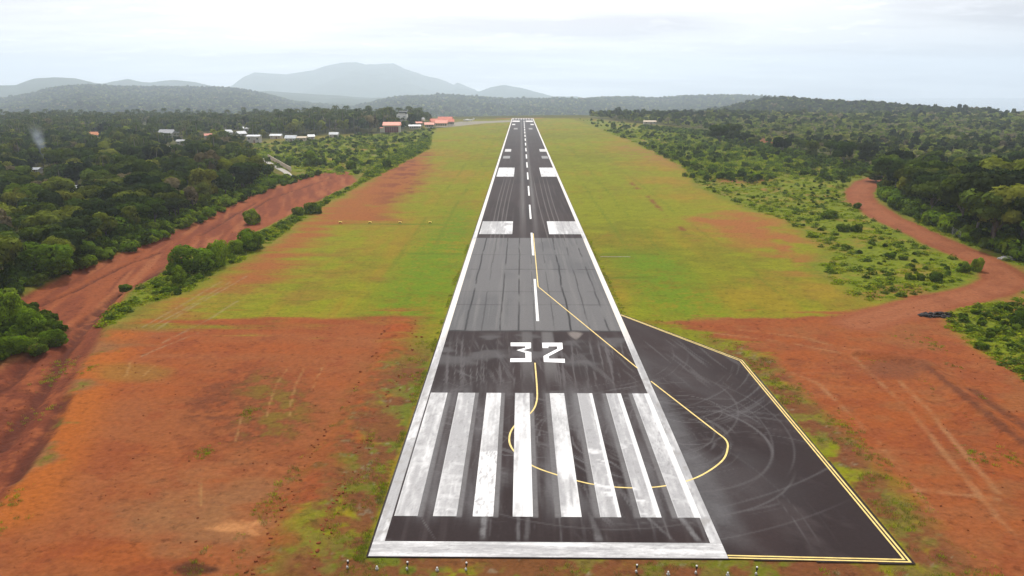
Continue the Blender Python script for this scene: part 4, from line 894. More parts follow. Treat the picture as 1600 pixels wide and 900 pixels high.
for j in NEAR:
    x, y, s, rg = T[j]; k = rT.randrange(4) if (rg or rT.random() < .5) else 4+rT.randrange(4)
    if rg and rT.random() < .3: k = 4+rT.randrange(4)
    o = empty('broadleaf_tree', (x, y, zT[j]), rT.uniform(0, 6.28), (s*rT.uniform(.95, 1.15), s*rT.uniform(.95, 1.15), s))
    if rg: dd = sdist(P_FOREST_R, np.array([x]), np.array([y]))[0]; fr = 'front edge' if dd < 11 else 'second rank' if dd < 24 else 'middle' if dd < 48 else 'depth'; lab = f'{habit[k]} {tone_words[k]} tree at the {fr} of the forest right of winding road'; gr = f'{habit[k]} {tone_words[k]} trees at the {fr} of the right forest'
    else: dd = sdist(P_FOREST_L, np.array([x]), np.array([y]))[0]; fr = 'front edge' if dd < 11 else 'second rank' if dd < 24 else 'middle' if dd < 48 else 'depth'; lab = f'{habit[k]} {tone_words[k]} tree at the {fr} of the forest left of dirt road'; gr = f'{habit[k]} {tone_words[k]} trees at the {fr} of the left forest'
    tag(o, lab, 'tree', gr)
    link('crown', TREES[k][0], o); link('trunk', TREES[k][1], o)
rest = T[~isn]; zr = zT[~isn]; dr = dT[~isn]
mid = dr < 520; k = len(rest)
rot = rngS.uniform(0, 6.28, k); var = rngS.integers(0, 6, k)
var = np.where((rest[:, 3] == 1) & (rest[:, 1] > 350) & (rngS.random(k) < .75), rngS.integers(3, 6, k), var)
# palms among the far left trees
pal = (rest[:, 3] == 0) & (rngS.random(k) < np.where(rest[:, 1] > 560, .45, .14)) & (rest[:, 0] < -70)
pts = np.stack([rest[:, 0], rest[:, 1], zr], 1)
lit = (rest[:, 3] == 1) & (rest[:, 1] > 330) & (rngS.random(k) < np.where(fbm(rest[:, 0]*.006, rest[:, 1]*.006, 790, 3) > .46, .85, .42)) & ~pal
scatter('open_woodland', pts[lit], rot[lit], rest[lit, 2]*1.0, rngS.integers(0, 3, int(lit.sum())), LIGHTTREES, 'pale green open woodland on the plain right of the airfield', 'woodland')
a = mid & ~pal & ~lit; b = ~mid & ~pal & ~lit
scatter('forest_trees', pts[a], rot[a], rest[a, 2], var[a], MIDTREES, 'dense broadleaf forest around the airfield', 'forest')
scatter('forest_canopy', pts[b], rot[b], rest[b, 2]*1.05, var[b], FARTREES, 'hazy mass of distant forest canopy on the plain', 'forest')
scatter('palm_grove', pts[pal], rot[pal], rest[pal, 2]*1.22, rngS.integers(0, 3, int(pal.sum())), PALMP, 'coconut palms standing among the forest by the village', 'palms')
# understorey filling the forest front
P_EDGE = poly([(1366, 296), (1400, 326), (1460, 356), (1530, 388), (1575, 402), (1640, 436), (1700, 420), (1560, 360), (1440, 318), (1390, 288)])
Q1 = jitter_grid(P_EDGE, 2.4, rngS); Q1 = Q1[ldist(L_ROAD_R, Q1[:, 0], Q1[:, 1]) > 8]
P_EDGEL = poly([(-250, 560), (-30, 490), (25, 465), (100, 429), (175, 399), (255, 369), (335, 333), (390, 303), (448, 285), (500, 271), (470, 262), (420, 258), (330, 296), (200, 340), (60, 405), (-60, 450)])
Q2 = jitter_grid(P_EDGEL, 2.6, rngS)
def sparse(P, step, ymax, grow, thr, seed, ymin=0):
    Q = jitter_grid(P, step, rngS, ymax, grow); return Q[(fbm(Q[:, 0]*.06, Q[:, 1]*.06, seed, 4) > thr) & (ldist(L_ROAD_R, Q[:, 0], Q[:, 1]) > 7) & (sdist(P_ROAD_L, Q[:, 0], Q[:, 1]) < -.8) & (Q[:, 1] > ymin)]
P_CLUMP = poly([(-90, 450), (0, 458), (50, 480), (98, 508), (92, 522), (40, 545), (0, 562), (-110, 610)]); Q8 = jitter_grid(P_CLUMP, 1.5, rngS)
Q3 = sparse(P_VERGE_L, 2.4, 800, 2, .54, 751); Q4 = sparse(P_SCRUB_L, 4.2, 900, 2, .49, 752); Q5 = sparse(P_SCRUB_R, 4.2, 1100, 2, .50, 753, 330); Q6 = sparse(P_SCRUB_R2, 2.2, 300, 1, .52, 754); Q7 = sparse(P_SCRUB_R, 5.0, 340, 0, .54, 755)
P_STRIP = poly([(1000, 197), (1100, 206), (1200, 228), (1280, 245), (1378, 266), (1352, 278), (1290, 257), (1200, 242), (1110, 215), (1000, 200.5)]); Q9 = jitter_grid(P_STRIP, 3.4, rngS); Q9 = Q9[ldist(L_ROAD_R, Q9[:, 0], Q9[:, 1]) > 6]; Q9 = Q9[np.hypot(Q9[:, 0]-at(1200, 222)[0], Q9[:, 1]-at(1200, 222)[1]) > 9]
USC = np.concatenate([rngS.uniform(.9, 2.3, len(Q1)), rngS.uniform(.5, 1.4, len(Q2)), rngS.uniform(.2, .6, len(Q3)), rngS.uniform(.4, 1.3, len(Q4)), rngS.uniform(.4, 1.5, len(Q5)), rngS.uniform(.25, .6, len(Q6)), rngS.uniform(.2, .5, len(Q7)), rngS.uniform(.5, 1.15, len(Q8)), rngS.uniform(.5, 1.6, len(Q9))])
Q2 = Q2[ldist(L_PATH, Q2[:, 0], Q2[:, 1]-6) > 9]; USC = np.concatenate([USC[:len(Q1)+len(Q2)], USC[-(len(Q3)+len(Q4)+len(Q5)+len(Q6)+len(Q7)+len(Q8)+len(Q9)):]])
Q = np.concatenate([Q1, Q2, Q3, Q4, Q5, Q6, Q7, Q8, Q9]); UND = [proto('undergrowth', crown_mesh('undergrowth', 640+i, 1.9, 1.4, .9, 8, 330, .42, M['leaf_shrub'] if i % 2 else M['leaf_bush'], .8, -.5)[0]) for i in range(4)]
scatter('undergrowth', np.stack([Q[:, 0], Q[:, 1], H(Q[:, 0], Q[:, 1])-.2], 1), rngS.uniform(0, 6.28, len(Q)), USC, np.where((np.arange(len(Q)) > len(Q1)+len(Q2)+len(Q3)) & (rngS.random(len(Q)) < .7), 0, rngS.integers(0, 4, len(Q))), UND, 'shrubby undergrowth along forest edges, road verges and scrub', 'undergrowth')
# forest on the hills
hp = []
for (X, Y, Z), cnt in ((hC, 20000), (hD, 11000), (hE, 8000), (hF, 9000)):
    nr, nc = X.shape; i = rngS.uniform(0, .80, cnt)*(nr-1.01); j = rngS.uniform(0, 1, cnt)*(nc-1.01)
    i0 = i.astype(int); j0 = j.astype(int); fi = i-i0; fj = j-j0
    def bl(A): return (A[i0, j0]*(1-fj)+A[i0, j0+1]*fj)*(1-fi)+(A[i0+1, j0]*(1-fj)+A[i0+1, j0+1]*fj)*fi
    p = np.stack([bl(X), bl(Y), bl(Z)], 1); g0 = H(p[:, 0], p[:, 1]); p = p[(p[:, 2] > g0-1) & (p[:, 1] > 1180)]; hp.append(p)
hp = np.concatenate(hp); k = len(hp)
scatter('hill_forest', hp, rngS.uniform(0, 6.28, k), (.85+.6*fbm(hp[:, 0]*.01, hp[:, 1]*.01, 720))*(1+.6*sstep(1500, 3800, hp[:, 1]))*rngS.uniform(.75, 1.2, k), np.where(rngS.random(k) < .6, rngS.integers(3, 6, k), rngS.integers(0, 6, k)), FARTREES, 'forest covering the hazy hills beyond the airfield', 'forest')

# scrub, weeds and tufts
def in_scrub(P, step, ymax=700, grow=1.0): 
    Q = jitter_grid(P, step, rngS, ymax, grow); d = fbm(Q[:, 0]*.12, Q[:, 1]*.12, 730, 4); return Q[(d+rngS.uniform(-.12, .12, len(Q)) > .40) & (ldist(L_ROAD_R, Q[:, 0], Q[:, 1]) > 5.5)]
qs = [in_scrub(P_SCRUB_R, 1.7, 800, 3), in_scrub(P_SCRUB_R2, 1.3, 400), in_scrub(P_SCRUB_R3, 1.3, 500), in_scrub(P_VERGE_L, .95, 800, 2), in_scrub(P_SCRUB_L, 2.4, 900, 2)]
Q = np.concatenate(qs); k = len(Q); vr = rngS.integers(0, 4, k); vr[rngS.random(k) < np.where(Q[:, 1] > 330, .10, .025)] = 4
scl = rngS.uniform(.45, 1.15, k)*np.where(Q[:, 1] > 350, 1.9, 1.0)
scatter('scrub_weeds', np.stack([Q[:, 0], Q[:, 1], H(Q[:, 0], Q[:, 1])-.1], 1), rngS.uniform(0, 6.28, k), scl, vr, WEEDS, 'bright green scrub and weeds beside the dirt roads', 'scrub')
def tuft_pts(P, step, seed, thr):
    Q = jitter_grid(P, step, rngS); d = fbm(Q[:, 0]*.35, Q[:, 1]*.35, seed, 4, .6); return Q[d > thr]
P_V1 = np.array([[-15.4, 57], [-15.4, 118], [-22, 118], [-24, 90], [-27, 64], [-27, 52], [34, 52], [34, 56.6], [15.2, 56.8], [-15.2, 57.1]])
P_V2 = np.array([[30.6, 56.5], [30.3, 107.5], [34, 108], [36, 80], [37, 52], [34, 52]])
P_V3 = np.array([[16, 132], [31, 108.5], [33, 112], [24, 126]])
ek = 2600; ey = 57+150*rngS.random(ek)**1.5; ex_ = np.where(rngS.random(ek) < .6, -15.3-np.abs(rngS.normal(0, .35, ek)), 15.3+np.abs(rngS.normal(0, .35, ek))); Qe = np.stack([ex_, ey], 1); Qe = Qe[fbm(Qe[:, 0]*.2, Qe[:, 1]*.25, 745, 4) > .47]
Q = np.concatenate([Qe, tuft_pts(P_V1, .45, 740, .55), tuft_pts(P_V2, .45, 741, .52), tuft_pts(P_V3, .5, 742, .54)])
Q = Q[(sdist(P_PAD_FLAT, Q[:, 0], Q[:, 1]) < -.4) & ~((np.abs(Q[:, 0]) < 15.3) & (Q[:, 1] > 57))]
bkl = poly([(1340, 555), (1352, 556), (1375, 558), (1440, 572), (1470, 600), (1480, 610), (1548, 660), (1560, 668), (1600, 700)])
ex = []
for (px, py, r, c) in ((1362, 556, 2.2, 40), (1445, 533, 3.2, 40), (1462, 540, 1.6, 24), (1445, 580, 1.4, 16), (1478, 606, 2.0, 40), (1530, 621, 1.2, 18), (1550, 662, 2.0, 36), (1488, 571, 1.0, 12), (1530, 716, 1.7, 50), (1585, 712, 1.8, 46), (1310, 660, 2.4, 60), (390, 648, 1.4, 50), (320, 708, 1.2, 50), (80, 580, 3, 60), (100, 560, 2.5, 40), (55, 640, 2, 25), (10, 785, 1.3, 26), (35, 765, 1.0, 12), (20, 820, 1.4, 12), (300, 888, 1.6, 46), (138, 577, .9, 20), (1190, 575, 1.6, 40), (1215, 600, 2.0, 40)):
    w = at(px, py); ex.append(np.stack([w[0]+rngS.normal(0, r*.5, c), w[1]+rngS.normal(0, r*.8, c)], 1))
Q = np.concatenate([Q]+ex); k = len(Q)
scatter('grass_tufts', np.stack([Q[:, 0], Q[:, 1], H(Q[:, 0], Q[:, 1])], 1), rngS.uniform(0, 6.28, k), rngS.uniform(.3, .9, k), rngS.integers(0, 4, k), TUFTS, 'rough grass tufts along the paving and on bare soil', 'grass')

CL = []
for i in range(3):
    mb = MB(); mb.ball((0, 0, .05), .14, 1, (1.2, .9, .7)); me = mb.mesh('clod', [M['earth'], M['earth'], M['earth']][i])
    for v in me.vertices: v.co *= 1+.5*(random.random()-.5)
    CL.append(proto('clod', me))
wl_ = np.array(smooth_pts(poly([(628, 505), (610, 560), (565, 640), (520, 720), (480, 800), (440, 900)]), 12)); k = 1700
Qa = wl_[rngS.integers(0, len(wl_), k)]+np.stack([rngS.normal(0, 1.1, k), rngS.normal(0, .9, k)], 1)
Qb = jitter_grid(P_SOIL_L, 1.3, rngS); Qb = Qb[rngS.random(len(Qb)) < .10]; Qc = jitter_grid(P_SOIL_R, 1.5, rngS); Qc = Qc[rngS.random(len(Qc)) < .13]
Qd = jitter_grid(P_ROAD_L, 1.2, rngS, 220); Qd = Qd[rngS.random(len(Qd)) < .22]
Q = np.concatenate([Qa, Qb, Qc, Qd]); Q = Q[Q[:, 1] > 50]; k = len(Q)
scatter('soil_clods', np.stack([Q[:, 0], Q[:, 1], H(Q[:, 0], Q[:, 1])+.03], 1), rngS.uniform(0, 6.28, k), rngS.uniform(.4, 1.5, k)*np.where(np.arange(k) < len(Qa), 1.0, .55), rngS.integers(0, 3, k), CL, 'loose clods and stones lying on the red earth', 'clods')

# ------------------------------------------------------------------ bushes and single trees
BUSH = []
for i in range(6):
    me, Lb = crown_mesh('foliage', 650+i, [1.0, 1.05, .9, 1.1, 1.0, .95][i], [1.1, 1.3, 1.2, .9, 1.2, 1.0][i], [.66, .72, .72, .55, .66, .62][i], [26, 28, 24, 30, 26, 24][i], 3000, .10, [M['leaf_bush'], M['leaf_bush'], M['leaf_bush'], M['leaf_shrub'], M['leaf_shrub'], M['leaf_shrub']][i], .9, -.95)
    st = MB()
    for q in range(5):
        a = q*1.26+i; st.cyl((.05*math.cos(a), .05*math.sin(a), -.1), (.5*math.cos(a), .5*math.sin(a), .85), .04, .015, 5)
    BUSH.append((me, st.mesh('stem', M['bark'])))
def bush(px, py, wpx, hpx, kind, label, group=None, cat='bush', z=0.0, name='bush'):
    x, y = at(px, py, z); dep = to_px(x, y, z)[2]; m = dep/FOC; rx = wpx*m/2; hh = hpx*m/math.cos(PITCH)*.92
    y2 = y+rx*.6; x2 = x+(x-CAM_X)*rx*.6/y
    zz = float(H(x2, y2))-.08*hh
    o = empty(name, (x2, y2, zz), rT.uniform(0, 6.28), (rx/.98, rx/.98, hh/1.5)); tag(o, label, cat, group)
    link('foliage', BUSH[kind][0], o); link('stem', BUSH[kind][1], o); return o
for b in [
 (301, 430, 78, 46, 0, 'largest rounded bush of the cluster between dirt road and mown strip'),
 (341, 418, 32, 42, 1, 'upright bright green bush at right of the big rounded bush'),
 (281, 447, 28, 32, 2, 'small upright bush in front of the big rounded bush'),
 (390, 393, 46, 35, 0, 'wide bright green bush between the bush cluster and the yellow light boxes'),
 (371, 398, 26, 22, 1, 'smaller bush touching left side of the wide bright green bush'),
 (394, 346, 32, 25, 2, 'lone bright green bush standing out on the red dirt road'),
 (489, 334, 26, 22, 3, 'dark round bush at right of a pair on the red verge'),
 (466, 337, 20, 17, 4, 'dark low bush at left of a pair on the red verge'),
 (549, 263, 17, 15, 3, 'dark round bush in the left scrub nearest the end of the dirt road'),
 (604, 262, 17, 18, 4, 'dark round bush in the left scrub closest to the mown strip'),
 (197, 453, 24, 12, 5, 'low dull bush by the deep ruts of the left dirt road'),
 (66, 440, 105, 62, 0, 'huge rounded bush at the forest edge on far left of the dirt road'),
 (128, 412, 62, 42, 5, 'spreading pale green bush right of the huge rounded bush'),
 (190, 378, 64, 42, 1, 'dense rounded bush at the middle of the left forest edge'),
 (236, 368, 36, 24, 4, 'low dark bush jutting onto the dirt road from the forest edge'),
 (300, 328, 66, 36, 0, 'wide bush at the forest edge where the dirt road narrows'),
 (262, 337, 34, 28, 2, 'rounded bush left of the wide bush at the forest edge'),
 (232, 347, 32, 30, 1, 'round green bush above the low dark bush on the forest edge'),
 (10, 520, 62, 72, 1, 'tall bush cut off by the left edge of the picture'),
 (48, 532, 62, 48, 2, 'leafy bush beside the tall bush at the left edge'),
 (84, 538, 42, 26, 0, 'low leafy bush nearest the dirt road at bottom left'),
 (20, 560, 52, 34, 0, 'lowest leafy bush of the clump at the left edge'),
 (57, 551, 40, 26, 3, 'dark leafy bush between the low bushes at the left edge'),
 (1296, 342, 26, 16, 3, 'dark spreading bush in the right scrub near the dry orange ground'),
 (1316, 363, 22, 15, 4, 'left bush of a close pair in the right scrub'),
 (1338, 363, 17, 16, 3, 'right bush of a close pair in the right scrub'),
 (1339, 326, 14, 11, 4, 'round bush at the inner edge of the winding dirt road'),
 (1390, 405, 17, 12, 3, 'spiky dark bush in the middle of the right scrub'),
 (1410, 406, 16, 8, 4, 'flat dark bush beside the spiky one in the right scrub'),
 (1320, 390, 14, 10, 4, 'small lone bush left in the right scrub'),
 (1421, 438, 15, 13, 3, 'left of three dark bushes in a row in the right scrub'),
 (1438, 439, 14, 13, 4, 'middle of three dark bushes in a row in the right scrub'),
 (1462, 441, 21, 18, 3, 'biggest and right of three dark bushes in a row in scrub'),
 (1526, 425, 19, 22, 1, 'round green bush at the bend of the winding dirt road'),
 (1506, 427, 24, 18, 2, 'paler bush left of the round bush at the bend'),
 (1591, 513, 26, 30, 3, 'dark bush at the right edge below the winding road'),
 (1095, 248, 9, 9, 4, 'small dark ball shaped bush under the yellowish young tree'),
 (1070, 276, 9, 8, 3, 'left of two small dark bushes at the edge of mown grass'),
 (1082, 278, 11, 9, 4, 'right of two small dark bushes at the edge of mown grass'),
 (1194, 289, 9, 6, 3, 'tiny dark bush by the bare red patch in scrub'),
 (1590, 402, 40, 34, 3, 'dark bush overhanging the pale rock by the winding road'),
]: bush(*b)
bush(1092, 240, 15, 18, 2, 'yellowish green young tree standing above the small ball shaped bush', cat='tree', name='young_tree')
bush(487, 258, 30, 26, 2, 'yellowish green young tree at the end of the left dirt road', cat='tree', name='young_tree')
bush(451, 262, 9, 22, 3, 'narrow dark cone shaped tree left of the yellowish young tree', cat='tree', name='young_tree')
bush(504, 258, 16, 14, 4, 'dark low tree right of the yellowish young tree', cat='tree', name='young_tree')
# countless-looking small shrubs in the scrub, still one by one
def shrubs(P, cnt, label, group, smin, smax, ymax):
    Q = jitter_grid(P, 5.0, rngS, ymax); Q = Q[(fbm(Q[:, 0]*.05, Q[:, 1]*.05, 760) > .44) & (ldist(L_ROAD_R, Q[:, 0], Q[:, 1]) > 6.5) & (sdist(P_ROAD_L, Q[:, 0], Q[:, 1]) < -1)]
    px, py, d = to_px(Q[:, 0], Q[:, 1], 0*Q[:, 0]); Q = Q[(px > 5) & (px < 1595)]
    rngS.shuffle(Q); Q = Q[:cnt]; yq = (Q[:, 1].min(), Q[:, 1].max())
    for (x, y) in Q:
        s = rT.uniform(smin, smax)*(1+.0012*max(0, y-250)); k = 3+rT.randrange(3)
        o = link('shrub', BUSH[k][0], None, (x, y, float(H(x, y))-.05)); o.scale = (s, s, s*rT.uniform(.55, .95)); o.rotation_euler = (0, 0, rT.uniform(0, 6.28)); w = ['near', 'middle', 'far'][int(np.clip((y-yq[0])/(yq[1]-yq[0])*3, 0, 2))]; tag(o, label+f', {w} part', 'shrub', group+f', {w} part')
shrubs(P_SCRUB_R, 48, 'small dark shrub dotted in the bright green scrub right of the runway', 'small shrubs in the right scrub', .35, .9, 560)
shrubs(P_SCRUB_R2, 18, 'small dark shrub in the green scrub at the right edge', 'small shrubs at the right edge', .5, 1.1, 300)
shrubs(P_SCRUB_L, 50, 'small green shrub in the scrub field left of the runway', 'small shrubs in the left scrub', .8, 1.9, 800)
shrubs(P_VERGE_L, 40, 'small shrub on the weedy verge between dirt road and mown strip', 'small shrubs on the left verge', .4, .9, 500)
# dark round trees that stand apart right of the field
def lone_tree(px, py, wpx, hpx, k, label, z=0.0, group=None):
    x, y = at(px, py, z); m = to_px(x, y, z)[2]/FOC; R = [4.6, 5.2, 4.2, 5.6, 4.8, 4.0, 5.0, 4.4][k]
    hh = hpx*m; s = wpx*m/2/R; top = [9.9, 9.6, 10.5, 9.8, 10.2, 11, 9.9, 9.9][k]
    o = empty('broadleaf_tree', (x, y, float(H(x, y))-hh*.18), rT.uniform(0, 6.28), (s, s, hh*1.18/top)); tag(o, label, 'tree', group)
    link('crown', TREES[k][0], o); link('trunk', TREES[k][1], o)
for t in [
 (1124, 227, 40, 30, 0, 'dark round tree at left of the clump in the far right scrub'),
 (1146, 223, 34, 30, 2, 'tall dark tree at the middle of the clump in the far right scrub'),
 (1164, 229, 28, 20, 3, 'low dark tree at right of the clump in the far right scrub'),
 (1178, 231, 22, 16, 1, 'lowest dark tree trailing off right of the clump'),
 (1222, 243, 32, 27, 0, 'dark round tree at left end of the row beside the red cutting'),
 (1250, 240, 24, 21, 1, 'small dark tree second from left in the tree row'),
 (1268, 249, 24, 27, 2, 'dark tree third from left in the tree row'),
 (1297, 247, 28, 26, 3, 'dark tree behind the biggest tree of the row'),
 (1318, 263, 42, 40, 0, 'biggest dark round tree in the row above the winding road'),
 (1354, 259, 40, 36, 2, 'dark round tree at right end of the tree row'),
 (1368, 284, 42, 18, 5, 'low bright green tree where the winding road disappears'),
 (1052, 196, 12, 10, 0, 'dark tree right of the long pale building'),
 (996, 191, 10, 9, 1, 'dark tree left of the long pale building'),
]: lone_tree(*t)
for (px, py, h) in ((1461, 163, 8), (1488, 166, 6), (1500, 163, 9), (1509, 163, 10), (1546, 167, 7), (1585, 170, 7), (1338, 157, 5)):
    d = np.interp(px, [1060, 1200, 1400, 1600, 1900], [2000, 1800, 1500, 1250, 1150])-5
    x, y, ztop = at_dist(px, py, d); k = rT.randrange(4); hgt = 14.0+h*.6
    o = empty('broadleaf_tree', (x, y, ztop-hgt), rT.uniform(0, 6.28), (.75, .75, hgt/10.)); tag(o, 'tall tree rising above the forest skyline on the right', 'tree', 'tall trees on the right skyline')
    link('crown', TREES[k][0], o); link('trunk', TREES[k][1], o)
bares = [bare_mesh(k) for k in range(2)]
for i, (px, py, s, lab) in enumerate(((155, 292, 1.1, 'leafless greyish pink tree in the left forest right of the smoke'), (322, 252, 1.2, 'bare brownish tree standing among the forest below the village'), (188, 340, .9, 'bare pale tree at the front of the left forest'))):
    x, y = at(px, py, -3); o = link('bare_tree', bares[i % 2], None, (x, y, float(H(x, y)))); o.scale = (s, s, s*1.2); tag(o, lab, 'tree')

# ------------------------------------------------------------------ buildings
def house(px, py, w, d, wh, rh, roof, wall, turn, label):
    z0 = -3 if px < 450 else 0
    x, y = at(px, py, z0); z = float(H(x, y)); o = empty('house', (x, y, z), turn); tag(o, label, 'house')
    MB().box((0, 0, wh/2-.3), (w, d, wh+.6)).build('wall', M[wall], o)
    e = .55; v = MB()
    v.prism([(-d/2-e, wh-.12), (d/2+e, wh-.12), (0, wh+rh)], -w/2-e, w/2+e)
    r = v.build('roof', M[roof], o); r.rotation_euler = (0, 0, math.pi/2)
    dr = MB().box((w*.08, -d/2-.02, 1.0), (.95, .06, 2.0)).build('door', M['maroon'], o)
    for q in (-.32, .34):
        f = MB().box((w*q, -d/2-.015, wh*.62), (w*.16, .05, wh*.36)).build('window', M['white'], o)
        MB().box((w*q, -d/2-.05, wh*.62), (w*.13, .03, wh*.29)).build('pane', M['glass'], f)
for h in HOUSES: house(*h)
# hangar with salmon roof and maroon doors
x, y = at(613, 206.5); hg = empty('hangar', (x, y, 0), .05); tag(hg, 'hangar with salmon pink roof and dark maroon front left of the runway', 'hangar')
MB().box((0, 0, 3.2), (15, 12, 6.4)).build('wall', M['wallwhite'], hg)
for k in range(6): MB().box((-5.2+2.1*k, -6.06, 2.7), (1.95, .1, 5.3)).build('door_panel', M['maroon'], hg)
rf = MB().prism([(-6.8, 6.2), (6.8, 6.2), (6.8, 6.6), (0, 9.4), (-6.8, 6.6)], -8.3, 8.3).build('roof', M['pink_roof'], hg); rf.rotation_euler = (0, 0, math.pi/2)
MB().box((-9.3, 1, 1.9), (3.5, 8, 3.8)).build('annex_wall', M['wallwhite'], hg); MB().box((-9.4, 1, 4.0), (4.4, 9, .35)).build('annex_roof', M['pink_roof'], hg)
# control tower behind the tree belt
x, y = at(629, 197.5); tw = empty('control_tower', (x, y, 0)); tag(tw, 'white control tower with dark cab rising above the tree belt', 'tower')
MB().box((0, 0, 7.2), (8, 8, 14.4)).build('shaft', M['wallwhite'], tw); MB().box((0, 0, 10.6), (11, 10, 4.6)).build('upper_storey', M['white'], tw)
for k in range(2): MB().box((-3+6*k, -5.03, 10.4), (2.4, .08, 1.2)).build('window', M['grey_roof'], tw)
MB().box((1, 0, 14.2), (8, 6.5, 2.6), 0, .3).build('cab', M['glass'], tw); MB().box((1, 0, 16.1), (8.6, 8, .5)).build('roof', M['grey_roof'], tw); MB().cyl((1, 0, 16.3), (1, 0, 19), .08).build('antenna', M['dark'], tw)
# terminal cluster, each hall a building
def hall(px, py, w, d, wh, rh, roof, wall, label, turn=0.0):
    x, y = at(px, py); o = empty('terminal_building', (x, y, 0), turn); tag(o, label, 'building')
    MB().box((0, 0, wh/2), (w, d, wh)).build('wall', M[wall], o)
    r = MB().prism([(-d/2-.9, wh-.1), (d/2+.9, wh-.1), (0, wh+rh)], -w/2-.9, w/2+.9).build('roof', M[roof], o); r.rotation_euler = (0, 0, math.pi/2)
    for q in range(5):
        f = MB().box((w*(-.4+.2*q), -d/2-.02, wh*.5), (w*.12, .06, wh*.5)).build('window', M['glass'], o)
hall(671, 199, 9, 8, 3.2, 2, 'pink_roof', 'wallwhite', 'low salmon roofed building at left end of the terminal cluster', .1)
hall(681, 196.5, 11, 9, 4.6, 3.2, 'red_roof', 'wallwhite', 'tall red roofed hall left of middle in the terminal cluster', .3)
hall(690, 197, 12, 9, 3.4, 3, 'pink_roof', 'cream', 'salmon roofed hall in front of the terminal cluster', 0)
hall(696, 194.5, 15, 10, 5.2, 3.6, 'red_roof', 'cream', 'largest red roofed hall behind at right of the terminal cluster', -.1)
hall(703, 195, 8, 8, 3.6, 3, 'red_roof', 'wallwhite', 'small red roofed building at right end of the terminal cluster', .2)
hall(648, 201, 11, 6, 2.8, 1.2, 'zinc', 'wallwhite', 'low grey roofed building between the hangar and the terminal cluster', .2)
hall(654, 196, 9, 6, 2.8, 1.4, 'pink_roof', 'cream', 'pale pink roofed building behind the low grey roofed one', .1)
x, y = at(661.5, 196); wt = empty('water_tank', (x, y, 0)); tag(wt, 'white water tank on a stand left of the red terminal roofs', 'tank')
for k in range(4): MB().cyl((1.2*(-1)**k, 1.2*(1 if k < 2 else -1), 0), (1.0*(-1)**k, 1.0*(1 if k < 2 else -1), 5), .15).build('leg', M['concrete'], wt)
MB().cyl((0, 0, 5), (0, 0, 8.2), 1.7, 1.7, 20).cyl((0, 0, 8.2), (0, 0, 8.9), 1.7, .3, 20).build('tank', M['white'], wt, True)
# parked aeroplane on the apron
x, y = at(730, 190.2); ap = empty('aeroplane', (x, y, .25), 1.45); tag(ap, 'white aeroplane parked on the pale apron beyond the mown strip', 'aeroplane')
MB().cyl((0, -5, 1.7), (0, 3.2, 1.7), .85, .9, 14).cyl((0, 3.2, 1.7), (0, 5.6, 1.5), .9, .3, 14).cyl((0, -9, 2.3), (0, -5, 1.7), .22, .85, 14).build('fuselage', M['white'], ap, True)
MB().box((0, .6, 2.65), (17, 1.9, .22), 0, .05).build('wing', M['white'], ap); MB().box((0, -8.4, 2.7), (6, 1.1, .14)).build('tailplane', M['white'], ap)
MB().prism([(-.08, 2.4), (.08, 2.4), (.06, 4.6), (-.06, 4.6)], -9.2, -7.4).build('fin', M['white'], ap)
for q in (-1.4, 1.4): MB().cyl((q-.12, .2, .35), (q+.12, .2, .35), .38, .38, 12).build('wheel', M['dark'], ap)
MB().cyl((-.1, 4.2, .3), (.1, 4.2, .3), .32, .32, 12).build('wheel', M['dark'], ap); MB().box((0, 5.75, 1.5), (2.4, .06, .2)).build('propeller', M['dark'], ap)
MB().box((0, 3.1, 2.35), (1.3, 1.0, .5), 0, .12).build('windscreen', M['glass'], ap)
# concrete track down to the village, with a low parapet
pr = ribbon('concrete_path', smooth_pts(L_PATH), 3.0, -.9, M['concrete'], None); tag(pr, kind='structure')
V = pr.data.vertices
for v in V: v.co.z = float(H(v.co.x, v.co.y))+.25
pa = empty('roadside_wall', (*L_PATH[3], 0)); tag(pa, 'pale low wall beside the concrete track left of the scrub', 'wall')
for i in range(9):
    p = L_PATH[2]+(L_PATH[4]-L_PATH[2])*i/9.; q = L_PATH[2]+(L_PATH[4]-L_PATH[2])*(i+.9)/9.; d = q-p
    MB().box(((p[0]+q[0])/2-L_PATH[3][0]+2.6, (p[1]+q[1])/2-L_PATH[3][1], .7), (math.hypot(*d), .25, 2.0), math.atan2(d[1], d[0])).build('wall_panel', M['cream'], pa)

# ------------------------------------------------------------------ small field objects
def lump(name, px, py, dims, mat, label, cat, seed, sub=4, amp=.35):
    x, y = at(px, py); bm = bmesh.new(); bmesh.ops.create_icosphere(bm, subdivisions=sub, radius=1)
    for v in bm.verts:
        c = v.co.copy(); nn = float(fbm(np.array([c.x*1.6+5+c.z]), np.array([c.y*1.6+seed+c.z*.7]), seed, 5, .65)[0])
        f = 1+amp*2*(nn-.5); v.co = Vector((c.x*dims[0]*f, c.y*dims[1]*f, max(-.15, c.z*dims[2]*f)))
    me = bpy.data.meshes.new(name); bm.to_mesh(me); bm.free(); me.materials.append(mat)
    o = link(name, me, None, (x, y, float(H(x, y)))); return tag(o, label, cat)
x, y = at(1459, 494); mb = MB(); rh = random.Random(9)
for q in range(95):
    a = rh.uniform(0, 6.28); r = math.sqrt(rh.random()); dx, dy = 2.6*r*math.cos(a), 1.5*r*math.sin(a)*(1-.2*r); hh = .62*(1-r**1.5)*(1+.4*math.cos(a*2))
    mb.ball((dx+(.9 if q % 7 == 0 else 0), dy, hh*rh.uniform(.5, 1)), rh.uniform(.16, .42), 1, (rh.uniform(.8, 1.4), rh.uniform(.8, 1.3), rh.uniform(.5, .9)))
ah = mb.mesh('asphalt_heap', M['tar'])
